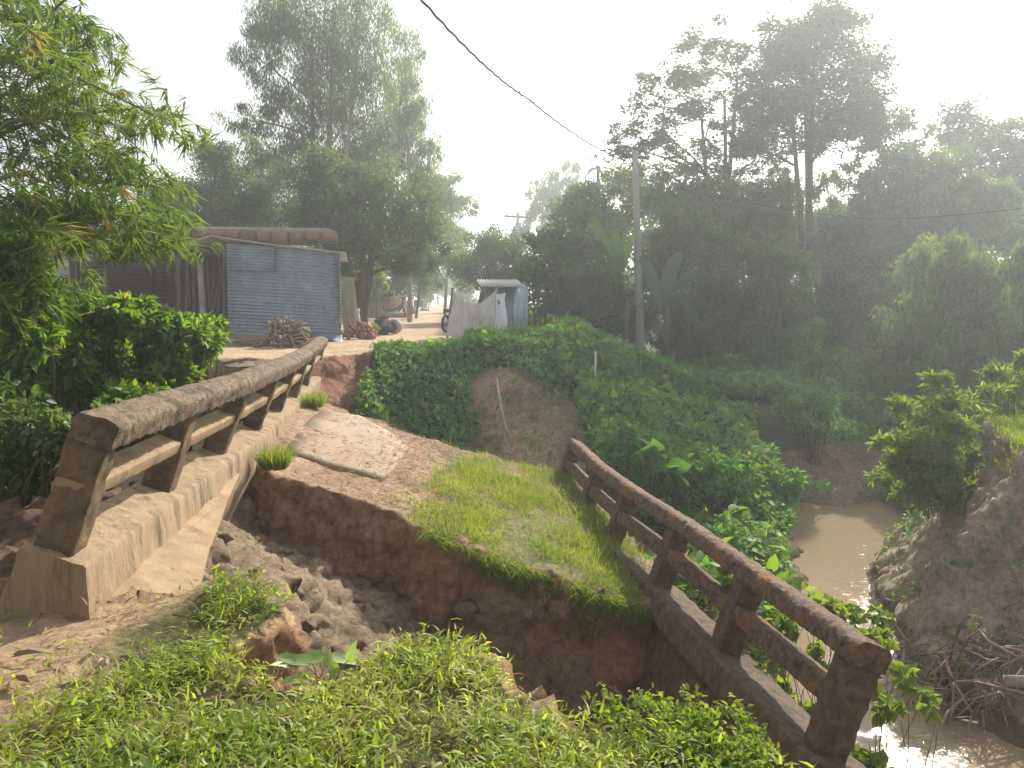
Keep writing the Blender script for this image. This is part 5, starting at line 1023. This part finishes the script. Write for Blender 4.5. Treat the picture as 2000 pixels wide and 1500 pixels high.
# motorcycle behind the screen
D = 25; g = ground_at(878, 642, D); mc = thing('motorcycle', 'motorcycle parked behind the grey cloth screen, only its rear wheel edge showing', 'motorcycle', tuple(g))
for dx in (0, .55):
    w_ = MB(); c = g + [-.12 + dx, dx * 2.2, .30]; w_.lathe([(-.04, .24), (-.045, .27), (0, .30), (.045, .27), (.04, .24), (-.04, .24)], c, (1, -.35, 0), 28); wo_ = w_.obj('wheel', m_black, mc, True)
    w_ = MB(); w_.lathe([(-.05, .0), (-.05, .04), (.05, .04), (.05, .0)], c, (1, -.35, 0), 10)
    for k in range(10): a_ = math.pi * 2 * k / 10; e1 = unit(np.array([.35, 1, 0])); w_.tube([c, c + (e1 * math.cos(a_) + np.array([0, 0, 1]) * math.sin(a_)) * .24], .006, 3)
    w_.obj('spokes', m_grey, mc)
mb = MB(); c = g + [.2, .6, .6]; mb.lathe([(-.3, .03), (-.25, .10), (0, .15), (.25, .12), (.32, .03)], c + [0, 0, .1], (.35, 1, 0), 12); mb.obj('tank', m_rust, mc, True)
mb = MB(); mb.box(c + [-.15, -.4, .12], (.24, .6, .1), [[.94, .33, 0], [-.33, .94, 0], [0, 0, 1]]); mb.obj('seat', m_black, mc)
mb = MB(); mb.tube([c + [.15, .6, -.3], c + [.1, .4, .3], c + [.35, .35, .4]], .02, 6); mb.tube([c + [.1, .4, .3], c + [-.18, .5, .4]], .02, 6); mb.obj('handlebar', m_grey, mc, True)
# --- poles and wires
def upole(name, lab, b, t, r0, r1, arm, ins=3):
    b = np.asarray(b, float); t = np.asarray(t, float); root = thing(name, lab, 'utility pole', tuple(b)); mb = MB(); mb.tube([b + (t - b) * k / 6 for k in range(7)], np.linspace(r0, r1, 7), 10); mb.obj('pole', m_pole, root, True)
    for a, c in arm:
        mb = MB(); mb.tube([a, c], r1 * .65, 4); mb.obj('crossarm', m_black, root)
        for k in range(ins):
            p = np.array(a) + (np.array(c) - np.array(a)) * (k + .2) / (ins - .6); mb = MB(); mb.lathe([(0, .01), (0, r1 * .4), (r1 * .5, r1 * .3), (r1 * .7, r1 * .5), (r1 * 1.3, r1 * .2)], p, (0, 0, 1), 8); mb.obj('insulator', m_roof, root, True)
    return root
b = pix(1252, 737, 26); t = pix(1240, 296, 26)
up1 = upole('utility_pole', 'tall tapered concrete pole with a small crossarm, at the foot of the wood', b, t, .16, .105, [(pix(1216, 303, 26), pix(1268, 309, 26))])
mb = MB(); mb.tube([pix(1241, 332, 26), pix(1227, 306, 25.9)], .025, 4); mb.tube([pix(1242, 332, 26), pix(1257, 309, 25.9)], .025, 4); mb.obj('brace', m_black, up1)
upole('utility_pole', 'distant concrete pole with wide crossarm standing over the dark tree by the road', pix(1013, 590, 68), pix(1011, 415, 68), .2, .14, [(pix(985, 422, 68), pix(1036, 425, 68))], 4)
upole('utility_pole', 'thin pale pole rising behind the concrete mixer among the trees', pix(774, 606, 52), pix(771, 440, 52), .12, .08, [])
m_wire = noise_mat('wire', (.02, .02, .022), (.04, .04, .045), 3, bump=0)
def wire(lab, P, r, sag=.0, n=24, twist=0):
    P = [np.asarray(p, float) for p in P]; Q = []
    for a, c in zip(P[:-1], P[1:]):
        for k in range(n): t = k / n; Q.append(a + (c - a) * t - [0, 0, sag * 4 * t * (1 - t)])
    Q.append(P[-1]); Q = np.array(Q)
    if twist: tt_ = np.arange(len(Q)); Q = Q + np.stack([np.sin(tt_ * 1.3), np.cos(tt_ * 1.3) * .5, np.cos(tt_ * 1.3)], -1) * twist
    mb = MB(); mb.tube(Q, r, 5); org = Q[0].copy(); o = link('power_line', mb.mesh('power_line', m_wire, True, org)); o.location = org; tag(o, lab, 'power line')
ext = pix(1240, 300, 26) + (pix(820, -4, 10) - pix(1240, 300, 26)) * 1.9
wire('thick twisted power line crossing the sky down to the tall concrete pole', [pix(1200, 305, 26), pix(1030, 192, 17.5), pix(820, -4, 10.4), ext], .020, .12, 60, .008)
wire('short slack loop of wire hanging from the thick twisted power line', [pix(1013, 172, 17.2), pix(1022, 195, 17.3), pix(1040, 199, 17.8), pix(1052, 196, 18)], .012, .03, 8)
wire('thin wire running right from the tall pole in front of the wood', [pix(1262, 352, 26), pix(1700, 428, 21), pix(2300, 360, 15)], .006, .15)
wire('thin upper wire leaving the tall pole to the right', [pix(1262, 309, 26), pix(1500, 262, 30), pix(2000, 130, 34)], .008, .2)
for k, dy in enumerate((0, 8, 16)):
    wire(['uppermost', 'middle', 'lowest'][k] + ' distant wire running left from the far pole', [pix(988 + 14 * k, 420, 68), pix(930, 452 + dy * .6, 90), pix(870, 490 + dy * .5, 130)], .022, .3)
wire('faint wire crossing from the far pole behind the wood', [pix(1034, 421, 68), pix(1240, 318, 27)], .018, .8)
# lattice mast
b = pix(1985, 420, 150); t = pix(1984, 125, 150); ms = thing('lattice_mast', 'faint thin lattice mast rising above the far right treetops', 'mast', tuple(b)); mb = MB()
for sx, sy in ((-.35, -.35), (.35, -.35), (.35, .35), (-.35, .35)): mb.tube([b + [sx, sy, 0], t + [sx, sy, 0]], .05, 4)
mb.obj('frame_legs', m_pole, ms).name = 'mast_leg'; mb = MB()
for k in range(26):
    z_ = b[2] + (t[2] - b[2]) * k / 26; h2 = (t[2] - b[2]) / 26; s_ = 1 if k % 2 else -1; mb.tube([(b[0] - .35 * s_, b[1] - .35, z_), (b[0] + .35 * s_, b[1] - .35, z_ + h2)], .03, 4)
mb.obj('lattice', m_pole, ms)
for z_, r_ in ((.93, .7), (.80, .6)):
    c = b + (t - b) * z_; mb = MB(); mb.box(c + [-.7, -.5, 0], (.3, .15, 1.6)); mb.obj('antenna', m_roof, ms)
# white post, sticks, pipe
def stick(name, lab, cat, P, r, mat, n=6, grp=None):
    P = np.asarray(P, float); mb = MB(); mb.tube(P, r, n); o = link(name, mb.mesh(name, mat, True, P[0])); o.location = P[0]; return tag(o, lab, cat, grp)
stick('marker_post', 'slim white upright post standing in the creepers on the green slope', 'post', [pix(1163, 760, 17.5), pix(1163, 686, 17.5)], .022, m_white)
stick('dead_branch', 'long pale bare branch sliding down the brown cut face of the far bank', 'branch', [pix(970, 738, 15.9), pix(976, 785, 15.3), pix(985, 830, 14.9), pix(1000, 872, 14.5)], [.02, .035, .035, .02], m_root := noise_mat('pale_root', (.24, .18, .13), (.38, .30, .22), 6, bump=.3))
stick('grey_pipe', 'short end of grey pipe sticking out at the right edge above the root debris', 'pipe', [pix(1962, 1329, 7.7), pix(2120, 1333, 7.5)], .055, m_grey, 14)
# root debris
mb = MB(); base = pix(1860, 1330, 8.6)
for k in range(230):
    a = base + [random.gauss(.15, .55), random.gauss(0, .35), 0]; a[2] = Hs(a[0], a[1]) + random.uniform(0, .35); d = rdir(1)[0] * [1, .7, .5] * random.uniform(.25, .9); e = rng.normal(size=3) * .12
    mb.tube([a, a + d * .33 + e, a + d * .7 + [0, 0, .08], a + d + [0, 0, -.15]], [.010, .009, .007, .003] if k % 5 else [.022, .02, .015, .006], 4, False)
tag(mb.obj('root_debris', m_root), 'tangled pile of pale roots and flood debris on the low shelf at lower right', 'debris', kind='stuff')
shrub('debris_weed', 'small-leaved weeds growing over the tangled root debris at lower right', 'weed', (1860, 1330), 8.8, [(1900, 1260, 50, 20), (1850, 1290, 40, 20), (1960, 1390, 50, 30), (1900, 1390, 40, 25), (1900, 1215, 12, 18), (1980, 1450, 30, 30)], 'lime', .05, .025, .10, stems=3, dd=.3)
# clods on mud and far lip
def clods(name, labs, cat, grp, pts, mat, flat=.75):
    for k, (x, y, z, r_) in enumerate(pts):
        bm = bmesh.new()
        for p in rdir(13) * rng.uniform(.75, 1.1, (13, 1)) * [1.25 * r_, r_, flat * r_]: bm.verts.new(p)
        bmesh.ops.convex_hull(bm, input=bm.verts[:]); bmesh.ops.delete(bm, geom=[v for v in bm.verts if not v.link_faces], context='VERTS')
        bmesh.ops.subdivide_edges(bm, edges=bm.edges[:], cuts=3, use_grid_fill=True); bm.verts.index_update()
        V = np.array([v.co[:] for v in bm.verts]); Fs = [[v.index for v in f.verts] for f in bm.faces]; bm.free()
        V *= (1 + .16 * fbm(V + [x, y, 0], 2.2 / r_, 3, 5))[:, None]; o = link(name, mesh_np(name, V, Fs, mat)); o.location = (x, y, z); tag(o, labs if isinstance(labs, str) else labs[k], cat, grp)
m_clod = noise_mat('clod_earth', (.15, .11, .075), (.27, .20, .14), 9, bump=1, bscale=35, dist=.03)
cp = []
for k in range(26):
    x = random.uniform(-2.7, -1.2); y = random.uniform(4.8, 7.4); cp.append((x, y, Hs(x, y) - .01, .022 + .06 * random.random() ** 2.5))
clods('earth_clod', 'rough clod of grey-brown mud lying on the slumped slope in the pit', 'clod', 'mud clods in the pit', cp, m_clod)
cp = [(*pz(x, y, .5)[:2], .5, r_) for x, y, r_ in [(470, 714, .26), (520, 712, .36), (440, 706, .16)]]
clods('rubble_lump', ['flat broken piece of road surface on the far bank edge, middle of three', 'largest flat broken piece of road surface, just left of the parapet rail', 'smallest broken piece of road surface beside the hedge leaves'], 'rubble', 'broken road pieces', cp, m_clod, .3)
# pale tree behind poles
# ================================================================ haze
hb = MB(); hb.box((20, 470, 12.5), (2000, 1300, 34)); mh, t, o = newmat('haze_air'); pv = N(t, 'ShaderNodeVolumePrincipled', Density=.0033, Anisotropy=.6); pv.inputs['Color'].default_value = (.88, .94, 1.0, 1)
t.links.new(pv.outputs[0], o.inputs['Volume']); hz = hb.obj('haze', mh); tag(hz, kind='stuff'); hz['label'] = 'thin bright haze filling the air'
